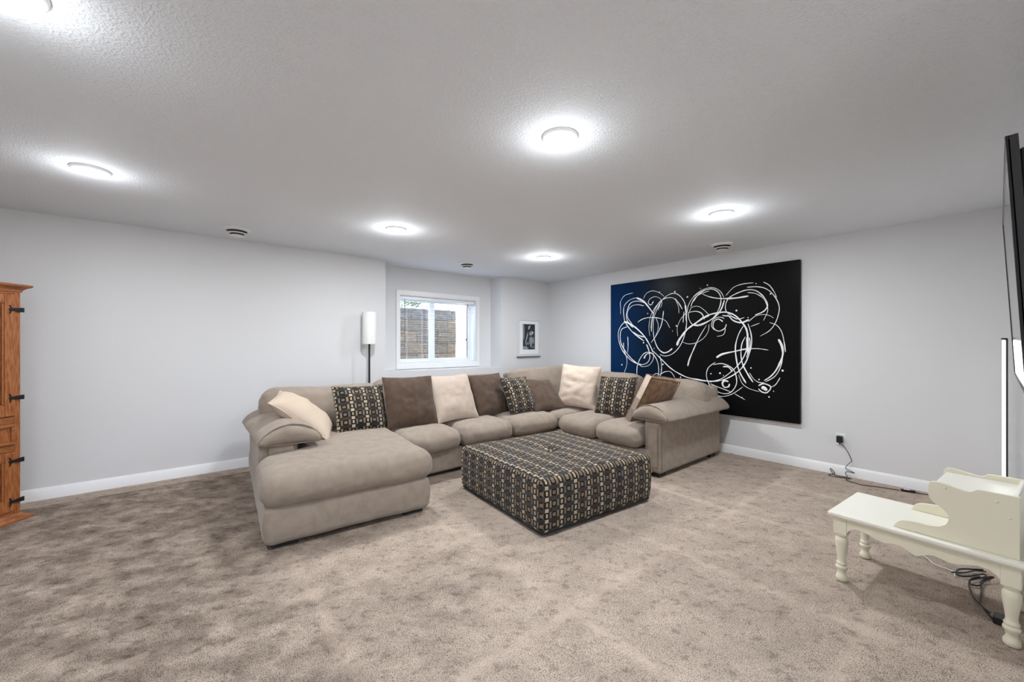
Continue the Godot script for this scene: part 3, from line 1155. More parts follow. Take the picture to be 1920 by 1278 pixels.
	for s in [[-3.72, -2.93, 70.0, 0.0], [-2.92, -2.10, 71.0, -0.03]]:
		var zc: float = (s[0] + s[1]) / 2
		m = MB.new().at(spin(-90, V(4.60, 0.68 + s[3], zc)) * Transform3D(Basis(Vector3.RIGHT, deg_to_rad(-13)), Vector3.ZERO))
		back_cushion(m, Vector3.ZERO, V(s[1] - s[0], 0.52, 0.32), 0.12, 0.0, s[2])
		obj("back_cushion", m, M.sofa, o)
	# right arm
	m = MB.new()
	puff(m, V(4.315, 0.315, -2.215), V(1.33, 0.55, 0.19), 0.035, 0.004, 30.0)
	arm = obj("arm", m, M.sofa, o)
	m = MB.new()
	puff(m, V(3.648, 0.30, -2.205), V(0.022, 0.40, 0.105), 0.009, 0.001, 32.0, Vector3i(1, 4, 3))
	obj("arm_panel", m, M.sofa, arm)
	obj("seam", MB.new().tube(rect_loop(V(3.645, 0.30, -2.205), V(0, 0, 0.055), V(0, 0.203, 0), 0.02), 0.0035, 6, true), M.piping, arm)
	obj("seam", MB.new().tube([V(3.672, 0.06, -2.119), V(3.672, 0.57, -2.119)], 0.003, 6), M.piping, arm)
	var R := spin(-90, V(4.315, 0.641, -2.225))
	m = MB.new().at(R)
	arm_pad(m, Vector3.ZERO, 0.40, 1.42, 33.0)
	pad = obj("arm_pad", m, M.sofa, o)
	obj("piping", MB.new().at(R).tube(arm_pad_piping(Vector3.ZERO, 0.40, 1.42), 0.0055, 6, true), M.piping, pad)
	for f in [[3.74, -2.2], [4.86, -2.2], [4.86, -3.5], [3.74, -3.4]]:
		obj("foot", MB.new().soft(V(f[0], 0.022, f[1]), V(0.14, 0.042, 0.09), 0.006, 1), M.black, o)

# ---------------------------------------------------------------- ottoman
func ottoman() -> void:
	var X := spin(-4.9, V(1.907, 0, -1.98))
	var o := thing("ottoman", "big square ottoman in black and tan ringed-square fabric in front of the sofa", "ottoman", X * V(0.59, 0, -0.595), -4.9)
	var f := func(p: Vector3, q: Vector3) -> Vector3:
		var e := p
		if q.y > 0.0:
			e.y += 0.020 * (1.0 - pow(absf(q.x), 4.0)) * (1.0 - pow(absf(q.z), 4.0)) * q.y
			var d := Vector2(p.x + 0.01, p.z).length()
			e.y -= 0.030 * exp(-d * d / 0.004) * q.y
			e.y -= 0.010 * exp(-d * d / 0.03) * q.y
		e.x += 0.010 * q.x * (1.0 - q.y * q.y)
		e.z += 0.010 * q.z * (1.0 - q.y * q.y)
		return e + wrinkle(p, 2.0, 3.0, 0.005)
	var m := MB.new().at(X)
	m.soft(V(0.59, 0.205, -0.595), V(1.18, 0.37, 1.19), 0.035, 4, Vector3i(28, 5, 28), f)
	var body := obj("upholstery", m, M.print, o)
	m = MB.new().at(X)
	m.soft(V(0.58, 0.378, -0.595), V(0.05, 0.024, 0.05), 0.0118, 3)
	obj("button", m, M.print, o)
	var w := MB.new().at(X)
	w.tube(rect_loop(V(0.59, 0.026, -0.595), V(0.585, 0, 0), V(0, 0, 0.59), 0.04), 0.007, 6, true)
	obj("bottom_welt", w, M.black, o)
	for c in [[0.08, -0.08], [1.10, -0.08], [0.08, -1.11], [1.10, -1.11]]:
		obj("foot", MB.new().at(X).soft(V(c[0], 0.0125, c[1]), V(0.06, 0.024, 0.06), 0.004, 1), M.black, o)

# ---------------------------------------------------------------- throw pillows
# a stuffed square: own axes x wide, y high, z out of the front
func pillow_shape(m: MB, w: float, h: float, thick: float, pinch: float, rough: float, sd: float, sag := 0.0) -> void:
	var N := 27
	for side in [1.0, -1.0]:
		var p := []
		var uv := []
		for i in N:
			for j in N:
				var u: float = -cos(PI * j / (N - 1.0))
				var v: float = -cos(PI * i / (N - 1.0))
				u = lerpf(u, -1.0 + 2.0 * j / (N - 1.0), 0.5)
				v = lerpf(v, -1.0 + 2.0 * i / (N - 1.0), 0.5)
				var au := absf(u)
				var av := absf(v)
				var x := w / 2 * u * (1.0 - pinch * (1.0 - v * v) * au)
				var y := h / 2 * v * (1.0 - pinch * (1.0 - u * u) * av)
				var t := thick / 2 * pow(maxf((1.0 - pow(au, 2.6)) * (1.0 - pow(av, 2.6)), 0.0), 0.62)
				var edge := (1.0 - au * au) * (1.0 - av * av)
				t *= 1.0 + 0.10 * nz.get_noise_3d(u * 1.3 + sd, v * 1.3, sd)
				t += rough * edge * (nz.get_noise_3d(u * 1.0 + v * 0.5 + sd, v * 3.6, sd + 7.0) + 0.35 * nz.get_noise_3d(u * 3.0, v * 5.0 + sd, 3.0))
				y -= sag * (1.0 - v) * 0.0
				if v < -0.5:
					t *= 1.0 + 0.12 * (-v - 0.5)
				p.append(V(x, y, side * t + nz.get_noise_3d(x * 4.0 + sd, y * 4.0, 11.0) * 0.012))
				uv.append(Vector2(x * side + sd * 0.13, y + sd * 0.21))
		m.sheet(p, uv, N, N, side > 0)

func pillow_rim(w: float, h: float, pinch: float, sd: float) -> Array:
	var out := []
	for e in 4:
		for k in 14:
			var s := -1.0 + 2.0 * k / 14.0
			var u: float = [s, 1.0, -s, -1.0][e]
			var v: float = [-1.0, s, 1.0, -s][e]
			var x := w / 2 * u * (1.0 - pinch * (1.0 - v * v) * absf(u))
			var y := h / 2 * v * (1.0 - pinch * (1.0 - u * u) * absf(v))
			out.append(V(x, y, nz.get_noise_3d(x * 4.0 + sd, y * 4.0, 11.0) * 0.012))
	return out

func pose(at: Vector3, yaw: float, pitch: float, roll: float) -> Transform3D:
	return Transform3D(Basis(Vector3.UP, deg_to_rad(yaw)) * Basis(Vector3.RIGHT, deg_to_rad(pitch)) * Basis(Vector3.BACK, deg_to_rad(roll)), at)

func pillows() -> void:
	# place, yaw, pitch, roll, width, height, thickness, pinch, wrinkles, material, rim
	var list := [
		[V(0.86, 0.69, -3.975), 61.8, -51.0, 10.0, 0.47, 0.58, 0.22, 0.05, 0.006, "corduroy", true, "cream ribbed cushion with piped edge leaning on the left chaise arm"],
		[V(1.378, 0.70, -4.00), -0.6, -27.0, -1.1, 0.50, 0.47, 0.15, 0.05, 0.004, "print", false, "black and tan patterned cushion on the chaise beside the cream ribbed one"],
		[V(1.854, 0.735, -3.90), -2.7, -21.0, -0.9, 0.54, 0.53, 0.16, 0.04, 0.006, "brown", false, "dark brown square cushion below the left half of the window"],
		[V(2.376, 0.735, -3.905), 0.2, -25.0, 1.2, 0.53, 0.54, 0.17, 0.06, 0.013, "beige", false, "pale beige cushion between two dark brown ones on the long seat"],
		[V(2.916, 0.72, -3.98), 4.2, -23.0, 0.6, 0.53, 0.51, 0.15, 0.04, 0.006, "brown", false, "dark brown cushion between the pale beige one and a patterned one"],
		[V(3.266, 0.70, -3.82), 3.8, -27.0, -1.0, 0.47, 0.47, 0.14, 0.05, 0.004, "print", false, "black and tan patterned cushion near the inner corner of the sofa"],
		[V(3.73, 0.660, -3.87), 2.0, -47.0, -6.0, 0.56, 0.54, 0.15, 0.03, 0.006, "brown", false, "dark brown cushion slumped low in the sofa corner"],
		[V(4.09, 0.77, -3.56), -71.0, -15.0, -3.0, 0.56, 0.57, 0.19, 0.06, 0.024, "cream", false, "tall crumpled cream cushion upright in the sofa corner"],
		[V(4.05, 0.71, -2.94), -79.6, -24.0, 1.2, 0.48, 0.48, 0.14, 0.05, 0.004, "print", false, "black and tan patterned cushion on the right-hand seats below the painting"],
	]
	var k := 0
	for e in list:
		k += 1
		var X := pose(e[0], e[1], e[2], e[3])
		var o := thing("throw_pillow", e[11], "cushion", e[0], 0.0, "throw cushions on the sectional sofa")
		o.transform = X
		var m := MB.new().at(X)
		pillow_shape(m, e[4], e[5], e[6], e[7], e[8], k * 2.37)
		obj("cover", m, M[e[9]], o)
		if e[10]:
			obj("piping", MB.new().at(X).tube(pillow_rim(e[4], e[5], e[7], k * 2.37), 0.005, 6, true), M.beige, o)
		else:
			obj("seam", MB.new().at(X).tube(pillow_rim(e[4], e[5], e[7], k * 2.37), 0.0028, 5, true), M[e[9]], o)
	# boxed cushion against the right arm: caramel faces, pale pleated gusset
	var X := pose(V(4.04, 0.715, -2.44), -8.0, 24.0, -9.0)
	var o := thing("throw_pillow", "caramel brown boxed cushion with a pale pleated edge leaning on the right arm", "cushion", X.origin, 0.0, "throw cushions on the sectional sofa")
	o.transform = X
	var f := func(p: Vector3, q: Vector3) -> Vector3:
		var e := p
		e.z += 0.03 * q.z * (1.0 - q.x * q.x) * (1.0 - q.y * q.y)
		return e + wrinkle(p, 91.0, 6.0, 0.006)
	var m := MB.new().at(X)
	m.soft(Vector3.ZERO, V(0.52, 0.53, 0.085), 0.03, 3, Vector3i(12, 12, 2), f)
	obj("cover", m, M.caramel, o)
	m = MB.new().at(X)
	var rim := rect_loop(Vector3.ZERO, V(0.263, 0, 0), V(0, 0.268, 0), 0.035)
	var pts := curve(rim, 4, true)
	for i in pts.size():
		var a: Vector3 = pts[i]
		var b: Vector3 = pts[(i + 1) % pts.size()]
		var nn := V((a.x + b.x) / 2, (a.y + b.y) / 2, 0).normalized()
		var q := 0.003 * sin(i * 2.2)
		if nn.y > 0.75 or nn.x > 0.5:
			continue
		m.quad(m.vert(a * (1.0 + q) + V(0, 0, 0.036), nn), m.vert(b * (1.0 + q) + V(0, 0, 0.036), nn), m.vert(b * (1.0 - q) + V(0, 0, -0.036), nn), m.vert(a * (1.0 - q) + V(0, 0, -0.036), nn))
	obj("gusset", m, M.beige, o)
	for z in [0.038, -0.038]:
		var lp := []
		for q: Vector3 in pts:
			lp.append(q + V(0, 0, z))
		obj("flange", MB.new().at(X).tube(lp, 0.0045, 5, true), M.caramel, o)

# ---------------------------------------------------------------- painting
func _stroke(m: MB, w0: float, w1: float, p: Array) -> void:
	# millimetres on the canvas: from its left edge and from its bottom edge
	var pts := []
	for i in range(0, p.size(), 2):
		pts.append(V(RIGHT - 0.0505, 0.47 + p[i + 1] * 0.001, -3.812 + p[i] * 0.001))
	var c := curve(pts, 7)
	var cnt := c.size()
	var rows := []
	for i in cnt:
		var q: Vector3 = c[i]
		var a: Vector3 = c[maxi(i - 1, 0)]
		var b: Vector3 = c[mini(i + 1, cnt - 1)]
		var d := (b - a).normalized()
		var s := d.cross(Vector3.LEFT).normalized()
		var f := float(i) / (cnt - 1)
		var wd := lerpf(w0, w1, f) * 0.0005
		# hand-poured line: swells and thins, rounded ends
		wd *= 1.0 + 0.35 * nz.get_noise_2d(q.z * 6.0 + w0, q.y * 6.0)
		var end := minf(f, 1.0 - f) * cnt
		wd *= clampf(0.45 + 0.3 * end, 0.0, 1.0)
		var row := []
		for k in 5:
			var t := -1.0 + 0.5 * k
			var hgt := 0.0022 * (1.0 - t * t)
			row.append(m.vert(q + s * wd * t + Vector3.LEFT * hgt, (Vector3.LEFT + s * t * 0.8)))
		rows.append(row)
	for i in range(cnt - 1):
		for k in 4:
			m.quad(rows[i][k], rows[i][k + 1], rows[i + 1][k + 1], rows[i + 1][k])

func painting() -> void:
	var o := thing("canvas_painting", "huge black canvas with a painted-in blue window reflection and looping white poured-paint lines on the right wall", "painting", V(RIGHT, 1.3525, -2.586))
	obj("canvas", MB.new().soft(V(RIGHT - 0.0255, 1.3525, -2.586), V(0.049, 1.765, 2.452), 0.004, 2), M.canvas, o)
	var m := MB.new()
	_stroke(m, 7, 7, [398, 1606, 255, 1582, 181, 1495, 181, 1407, 181, 1307])
	_stroke(m, 10, 13, [721, 1287, 630, 1411, 536, 1466, 426, 1481, 341, 1445, 291, 1325, 291, 1226, 341, 1150, 398, 1099])
	_stroke(m, 6, 14, [461, 1533, 341, 1507, 255, 1439, 233, 1354, 248, 1228, 284, 1152, 398, 1025, 577, 902])
	_stroke(m, 8, 8, [577, 1403, 468, 1429, 370, 1412, 306, 1337, 306, 1250, 384, 1148])
	_stroke(m, 27, 10, [454, 1530, 536, 1490, 603, 1437, 695, 1324, 728, 1281])
	_stroke(m, 6, 6, [570, 1511, 617, 1578, 708, 1604, 810, 1571, 885, 1512])
	_stroke(m, 9, 5, [702, 1432, 728, 1456, 689, 1409, 646, 1440, 669, 1493, 747, 1519, 823, 1489, 854, 1429, 836, 1361])
	_stroke(m, 8, 12, [798, 1329, 848, 1452, 946, 1524, 1042, 1537, 1123, 1485, 1181, 1392, 1198, 1270, 1203, 1117, 1192, 1052])
	_stroke(m, 14, 5, [695, 1031, 695, 1136, 721, 1264, 785, 1400, 873, 1473, 970, 1487, 1042, 1459, 1089, 1366, 1100, 1265])
	_stroke(m, 8, 8, [734, 948, 721, 1088, 734, 1228, 798, 1375, 860, 1463])
	_stroke(m, 6, 7, [669, 972, 656, 1091, 676, 1231, 734, 1345, 823, 1443])
	_stroke(m, 8, 20, [721, 1018, 747, 901, 798, 797, 873, 740, 946, 753, 1006, 798])
	_stroke(m, 9, 9, [823, 716, 897, 695, 994, 719, 1089, 799, 1158, 921, 1203, 1073])
	_stroke(m, 27, 13, [1071, 838, 1100, 910, 1158, 987, 1214, 1051, 1303, 1113, 1400, 1173, 1498, 1215])
	_stroke(m, 8, 8, [1214, 1269, 1226, 1356, 1281, 1449, 1357, 1506, 1442, 1540, 1498, 1550])
	_stroke(m, 11, 7, [1259, 1342, 1303, 1436, 1379, 1494, 1498, 1524])
	_stroke(m, 6, 6, [1237, 1257, 1270, 1331, 1357, 1341, 1432, 1288, 1484, 1232])
	_stroke(m, 8, 12, [1226, 1269, 1325, 1279, 1400, 1247, 1437, 1171])
	_stroke(m, 6, 6, [1083, 966, 1077, 1077, 1123, 1186, 1203, 1270])
	_stroke(m, 7, 7, [1226, 1269, 1237, 1181, 1292, 1103, 1389, 1094, 1498, 1147])
	_stroke(m, 6, 6, [1146, 888, 1226, 860, 1336, 876, 1432, 939, 1484, 1022, 1494, 1106])
	_stroke(m, 21, 5, [1220, 571, 1242, 659, 1303, 801, 1368, 940, 1463, 1096])
	_stroke(m, 6, 13, [689, 878, 772, 982, 848, 1130, 879, 1312])
	_stroke(m, 10, 12, [313, 1200, 211, 1155, 144, 1044, 151, 905, 211, 767, 313, 657, 426, 587, 550, 561])
	_stroke(m, 11, 11, [298, 1114, 203, 1080, 174, 980, 196, 854, 284, 730, 398, 622, 550, 531])
	_stroke(m, 30, 10, [240, 1191, 313, 1169, 440, 1097, 577, 974, 669, 843, 721, 738])
	_stroke(m, 10, 13, [398, 1038, 482, 987, 583, 956])
	_stroke(m, 15, 5, [306, 966, 313, 854, 306, 731])
	_stroke(m, 10, 7, [233, 879, 240, 780, 291, 632, 284, 532, 240, 418])
	_stroke(m, 11, 11, [461, 418, 468, 540, 523, 662, 603, 736, 695, 731, 760, 668, 798, 577, 804, 450, 766, 343])
	_stroke(m, 21, 10, [577, 652, 617, 712, 682, 731])
	_stroke(m, 15, 7, [617, 855, 656, 760, 669, 666, 630, 594, 550, 561])
	_stroke(m, 7, 7, [728, 738, 721, 644, 656, 559, 550, 531])
	_stroke(m, 10, 12, [721, 761, 823, 670, 970, 538, 1123, 457, 1270, 411, 1498, 389])
	_stroke(m, 8, 8, [860, 642, 994, 528, 1158, 437, 1379, 392, 1498, 395])
	_stroke(m, 9, 9, [823, 693, 848, 579, 842, 463, 798, 345])
	_stroke(m, 10, 7, [823, 434, 897, 478, 982, 482, 1042, 407])
	_stroke(m, 7, 7, [708, 339, 708, 398, 760, 447, 823, 439])
	_stroke(m, 10, 6, [475, 1175, 563, 1219, 669, 1232, 798, 1219, 910, 1174, 970, 1075])
	_stroke(m, 6, 6, [760, 1227, 798, 1132, 785, 1028, 734, 925])
	_stroke(m, 25, 10, [1186, 1369, 1198, 1270, 1198, 1161])
	_stroke(m, 8, 11, [1169, 1283, 1161, 1206, 1158, 1141])
	_stroke(m, 8, 11, [1042, 1470, 1100, 1398, 1146, 1317])
	_stroke(m, 10, 10, [1295, 1407, 1360, 1491, 1449, 1539, 1535, 1543, 1608, 1492, 1638, 1415, 1620, 1306, 1548, 1187, 1424, 1117, 1295, 1096])
	_stroke(m, 7, 7, [1295, 1471, 1373, 1528, 1474, 1562, 1560, 1553, 1632, 1502, 1673, 1425])
	_stroke(m, 15, 10, [1679, 1394, 1644, 1292, 1584, 1210, 1499, 1152, 1373, 1106, 1295, 1109])
	_stroke(m, 6, 22, [1411, 1493, 1511, 1445, 1644, 1415, 1805, 1407, 1948, 1418])
	_stroke(m, 8, 12, [1760, 1200, 1702, 1252, 1691, 1326, 1725, 1408, 1816, 1460, 1926, 1490, 2022, 1474, 2104, 1397, 2145, 1303, 2125, 1248, 2084, 1217, 2017, 1192])
	_stroke(m, 9, 21, [1714, 1215, 1782, 1139, 1872, 1111, 1953, 1143])
	_stroke(m, 8, 5, [1937, 1460, 2022, 1440, 2104, 1375, 2140, 1292, 2145, 1224, 2104, 1124])
	_stroke(m, 10, 6, [1932, 1522, 2043, 1516, 2135, 1480, 2205, 1405, 2253, 1306, 2258, 1217, 2224, 1097, 2165, 1009, 2069, 948])
	_stroke(m, 5, 9, [1696, 1447, 1782, 1535, 1883, 1565, 2001, 1567])
	_stroke(m, 10, 6, [2104, 1563, 2165, 1516, 2214, 1432, 2234, 1375])
	_stroke(m, 13, 17, [1295, 1096, 1398, 1182, 1486, 1221, 1584, 1241, 1691, 1246, 1782, 1211, 1861, 1135, 1926, 1027, 1942, 886, 1937, 746])
	_stroke(m, 10, 14, [1942, 1096, 1974, 979, 1980, 863, 1948, 722, 1894, 603, 1805, 504, 1667, 423, 1511, 393, 1295, 410])
	_stroke(m, 9, 17, [1894, 1075, 1839, 970, 1805, 827, 1816, 672, 1850, 530, 1921, 399])
	_stroke(m, 8, 17, [1915, 945, 1877, 863, 1866, 744, 1883, 626, 1937, 511, 1996, 416])
	_stroke(m, 10, 10, [1926, 933, 1926, 792, 1872, 662, 1782, 551, 1644, 434, 1499, 380])
	_stroke(m, 23, 5, [1584, 690, 1655, 734, 1782, 767, 1915, 798, 2043, 805, 2155, 789])
	_stroke(m, 12, 9, [1661, 1132, 1608, 1165, 1554, 1137, 1548, 1062, 1608, 1017, 1679, 1046, 1702, 1100])
	_stroke(m, 8, 8, [1679, 1168, 1620, 1189, 1548, 1162, 1523, 1088, 1560, 1031])
	_stroke(m, 9, 5, [1691, 1046, 1667, 973, 1590, 952])
	_stroke(m, 10, 10, [1572, 633, 1486, 561, 1461, 459, 1499, 349, 1572, 280, 1679, 253, 1760, 285, 1816, 385, 1805, 504, 1760, 574, 1655, 618, 1548, 602])
	_stroke(m, 18, 10, [1661, 581, 1725, 578, 1771, 526])
	_stroke(m, 21, 17, [1725, 403, 1679, 411, 1655, 373, 1679, 332, 1725, 342, 1737, 379])
	_stroke(m, 10, 7, [1511, 362, 1596, 331, 1748, 284])
	_stroke(m, 10, 6, [1529, 251, 1620, 216, 1714, 232, 1794, 276, 1888, 355])
	_stroke(m, 6, 6, [1794, 264, 1910, 204])
	_stroke(m, 6, 9, [2165, 1099, 2234, 1068, 2282, 995, 2306, 884, 2320, 769])
	_stroke(m, 22, 12, [2253, 912, 2287, 829, 2292, 730, 2244, 595, 2185, 503, 2110, 442])
	_stroke(m, 8, 7, [2297, 796, 2282, 641, 2224, 505, 2125, 431])
	_stroke(m, 6, 6, [1839, 494, 1883, 390, 1958, 338, 2063, 312])
	_stroke(m, 7, 7, [1958, 524, 2001, 457, 2053, 420, 2115, 419])
	_stroke(m, 10, 7, [2268, 486, 2224, 405, 2175, 373])
	_stroke(m, 14, 12, [2053, 380, 2104, 407, 2165, 389, 2175, 356, 2135, 307, 2084, 314, 2053, 346])
	_stroke(m, 34, 26, [2084, 365, 2120, 351, 2135, 330])
	_stroke(m, 7, 4, [1948, 1120, 2022, 1180, 2104, 1193, 2165, 1178, 2205, 1148])
	_stroke(m, 5, 9, [1969, 1061, 2063, 1097])
	_stroke(m, 13, 7, [1655, 1206, 1760, 1188, 1827, 1155, 1904, 1169])
	_stroke(m, 10, 10, [1958, 933, 1964, 839, 1926, 698])
	# spatter
	var dots := [[636, 1290, 1065, 1100, 1009, 1034, 817, 1576, 1042, 1559, 1384, 1567, 1473, 1598, 1214, 1474, 174, 1477, 233, 1369], [570, 878, 734, 796, 1121, 418, 867, 579, 1471, 1600, 2175, 1421, 1816, 1257, 1942, 1167, 1517, 488, 1626, 500], [1667, 474, 2058, 452, 2292, 565, 2205, 331, 2160, 262, 1554, 197, 1877, 227, 1974, 580, 203, 548, 2027, 1554]]
	var r := 0
	for row in dots:
		for i in range(0, row.size(), 2):
			r += 1
			var c := V(RIGHT - 0.0495, 0.47 + row[i + 1] * 0.001, -3.812 + row[i] * 0.001)
			m.at(Transform3D(Basis(Vector3.BACK, PI / 2), c)).lathe([Vector2(0.006 + 0.003 * (r % 3), 0), Vector2(0.004 + 0.002 * (r % 3), 0.002), Vector2(0.0001, 0.003)], 12, true)
	m.at()
	obj("paint_lines", m, M.white_paint, o)

# ---------------------------------------------------------------- framed photograph
func picture() -> void:
	var x0 := 4.400
	var x1 := 4.925
	var y0 := 1.118
	var y1 := 1.778
	var o := thing("picture_frame", "small framed black and white photograph on the window wall near the corner", "picture", V((x0 + x1) / 2, (y0 + y1) / 2, BACK))
	obj("backing", MB.new().box(V(x0 + 0.01, y0 + 0.01, BACK + 0.001), V(x1 - 0.01, y1 - 0.01, BACK + 0.012)), M.mat_board, o)
	var z0 := BACK + 0.002
	var t := 0.046
	for b in [[x0, x1, y1 - t, y1], [x0, x1, y0, y0 + t], [x0, x0 + t, y0 + t, y1 - t], [x1 - t, x1, y0 + t, y1 - t]]:
		var m := MB.new()
		m.soft(V((b[0] + b[1]) / 2, (b[2] + b[3]) / 2, z0 + 0.014), V(b[1] - b[0], b[3] - b[2], 0.028), 0.006, 2)
		obj("frame_rail", m, M.frame, o)
	obj("mat_board", MB.new().box(V(x0 + t - 0.004, y0 + t - 0.004, z0 + 0.012), V(x1 - t + 0.004, y1 - t + 0.004, z0 + 0.016)), M.mat_board, o)
	var ph := MB.new()
	var c := [V(4.522, 1.235, z0 + 0.0168), V(4.802, 1.235, z0 + 0.0168), V(4.802, 1.672, z0 + 0.0168), V(4.522, 1.672, z0 + 0.0168)]
	var uv := [Vector2(0, 1), Vector2(1, 1), Vector2(1, 0), Vector2(0, 0)]
	var id := []
	for i in 4:
		id.append(ph.vert(c[i], Vector3.BACK, uv[i]))
	ph.quad(id[0], id[1], id[2], id[3])
	obj("photograph", ph, M.photo, o)
	obj("shadow_strip", MB.new().soft(V((x0 + x1) / 2, y0 - 0.007, z0 + 0.016), V(x1 - x0 + 0.01, 0.013, 0.034), 0.003, 1), M.grey_metal, o)  # dark strip standing in for the shadow line under the frame

# ---------------------------------------------------------------- pine corner cabinet
func cabinet() -> void:
	# own axes: x along the front (0 at its right end, growing to the left end), y up, z out of the front
	var P := V(-0.931, 0, -4.739)
	var fx := V(-0.637, 0, 0.771)
	var fz := V(0.771, 0, 0.637)
	var X := Transform3D(Basis(fx, Vector3.UP, fz), P)
	var W := 0.94
	var o := thing("pine_cabinet", "tall honey pine cabinet with black iron hinges standing across the left corner", "cabinet", X * V(W / 2, 0, -0.2))
	o.transform = Transform3D(Basis(-fx, Vector3.UP, fz), X * V(W / 2, 0, -0.2))
	obj("body", MB.new().at(X).soft(V(W / 2, 0.87, -0.205), V(W - 0.004, 1.70, 0.37), 0.003, 1), M.pine_dark, o)
	for x in [0.018, W - 0.018]:
		obj("stile", MB.new().at(X).soft(V(x, 0.89, -0.012), V(0.036, 1.67, 0.024), 0.002, 1), M.pine, o)
	for r in [[1.70, 1.725], [0.735, 0.785], [0.525, 0.57], [0.04, 0.078]]:
		obj("rail", MB.new().at(X).soft(V(W / 2, (r[0] + r[1]) / 2, -0.0125), V(W - 0.074, r[1] - r[0], 0.023), 0.002, 1), M.pine_across, o)
	obj("middle_stile", MB.new().at(X).soft(V(W / 2, 0.89, -0.0125), V(0.04, 1.62, 0.022), 0.002, 1), M.pine, o)
	# cornice and foot moulding, swept along the front
	var corn := PackedVector2Array([Vector2(0, 1.715), Vector2(0.006, 1.718), Vector2(0.010, 1.735), Vector2(0.028, 1.752), Vector2(0.040, 1.756), Vector2(0.046, 1.764), Vector2(0.044, 1.776), Vector2(0, 1.778)])
	obj("cornice", _mould(X, corn, W, 0.046), M.pine_across, o)
	obj("cabinet_top", MB.new().at(X).soft(V(W / 2, 1.768, -0.2), V(W, 0.016, 0.39), 0.003, 1), M.pine_across, o)
	var foot := PackedVector2Array([Vector2(0, 0.002), Vector2(0.05, 0.002), Vector2(0.05, 0.016), Vector2(0.034, 0.030), Vector2(0.014, 0.040), Vector2(0.006, 0.052), Vector2(0, 0.054)])
	obj("foot_moulding", _mould(X, foot, W, 0.05), M.pine_across, o)
	# doors and drawers in two bays
	for bay in 2:
		var a := 0.038 if bay == 0 else W / 2 + 0.022
		var b := W / 2 - 0.022 if bay == 0 else W - 0.038
		_door(o, X, a, b, 0.79, 1.698)
		_door(o, X, a, b, 0.082, 0.522)
		var dr := obj("drawer", MB.new().at(X).soft(V((a + b) / 2, 0.6525, -0.008), V(b - a, 0.16, 0.022), 0.002, 1), M.pine, o)
		_panel_frame(X, a + 0.004, b - 0.004, 0.576, 0.728, 0.022, 0.003, 0.014, dr, M.pine_across)
		obj("knob", MB.new().at(X * Transform3D(Basis(Vector3.RIGHT, PI / 2), V((a + b) / 2, 0.6525, 0.003))).lathe([Vector2(0.006, 0), Vector2(0.006, 0.012), Vector2(0.016, 0.018), Vector2(0.017, 0.026), Vector2(0.010, 0.032), Vector2(0.0001, 0.033)], 20, true), M.pine_dark, dr)
		for y in [1.585, 0.925, 0.452, 0.152]:
			_hinge(o, X, y, bay == 0, W)

func _mould(X: Transform3D, prof: PackedVector2Array, W: float, over: float) -> MB:
	# profile x out of the front; the run turns the two corners
	var m := MB.new()
	for i in range(prof.size() - 1):
		var p := prof[i]
		var q := prof[i + 1]
		var nn := Vector2(q.y - p.y, -(q.x - p.x)).normalized()
		var path0 := [V(-p.x, p.y, -0.36), V(-p.x, p.y, p.x), V(W + p.x, p.y, p.x), V(W + p.x, p.y, -0.36)]
		var path1 := [V(-q.x, q.y, -0.36), V(-q.x, q.y, q.x), V(W + q.x, q.y, q.x), V(W + q.x, q.y, -0.36)]
		var dirs := [V(-1, 0, 0), V(0, 0, 1), V(1, 0, 0)]
		for s in 3:
			var d: Vector3 = dirs[s] * nn.x + Vector3.UP * nn.y
			m.at(X)
			m.quad(m.vert(path0[s], d), m.vert(path0[s + 1], d), m.vert(path1[s + 1], d), m.vert(path1[s], d))
	return m

func _panel_frame(X: Transform3D, a: float, b: float, y0: float, y1: float, t: float, z: float, d: float, parent: Node3D, mat: Material) -> void:
	for c in [[a, b, y1 - t, y1], [a, b, y0, y0 + t], [a, a + t, y0 + t, y1 - t], [b - t, b, y0 + t, y1 - t]]:
		obj("moulding", MB.new().at(X).soft(V((c[0] + c[1]) / 2, (c[2] + c[3]) / 2, z + d / 2), V(c[1] - c[0], c[3] - c[2], d), d * 0.45, 2), mat, parent)

func _door(o: Node3D, X: Transform3D, a: float, b: float, y0: float, y1: float) -> void:
	var t := 0.062
	var m := MB.new().at(X)
	for c in [[a, a + t, y0, y1], [b - t, b, y0, y1]]:
		m.soft(V((c[0] + c[1]) / 2, (c[2] + c[3]) / 2, -0.003), V(t, y1 - y0, 0.026), 0.003, 1)
	for c in [[y0, y0 + t + 0.015], [y1 - t, y1]]:
		m.soft(V((a + b) / 2, (c[0] + c[1]) / 2, -0.0032), V(b - a - 2 * t, c[1] - c[0], 0.0255), 0.003, 1)
	var d := obj("door", m, M.pine, o)
	obj("door_panel", MB.new().at(X).soft(V((a + b) / 2, (y0 + y1) / 2 + 0.005, -0.010), V(b - a - 2 * t + 0.004, y1 - y0 - 2 * t, 0.008), 0.002, 1), M.pine_dark, d)
	_panel_frame(X, a + t - 0.002, b - t + 0.002, y0 + t + 0.012, y1 - t + 0.002, 0.014, -0.006, 0.010, d, M.pine_across)

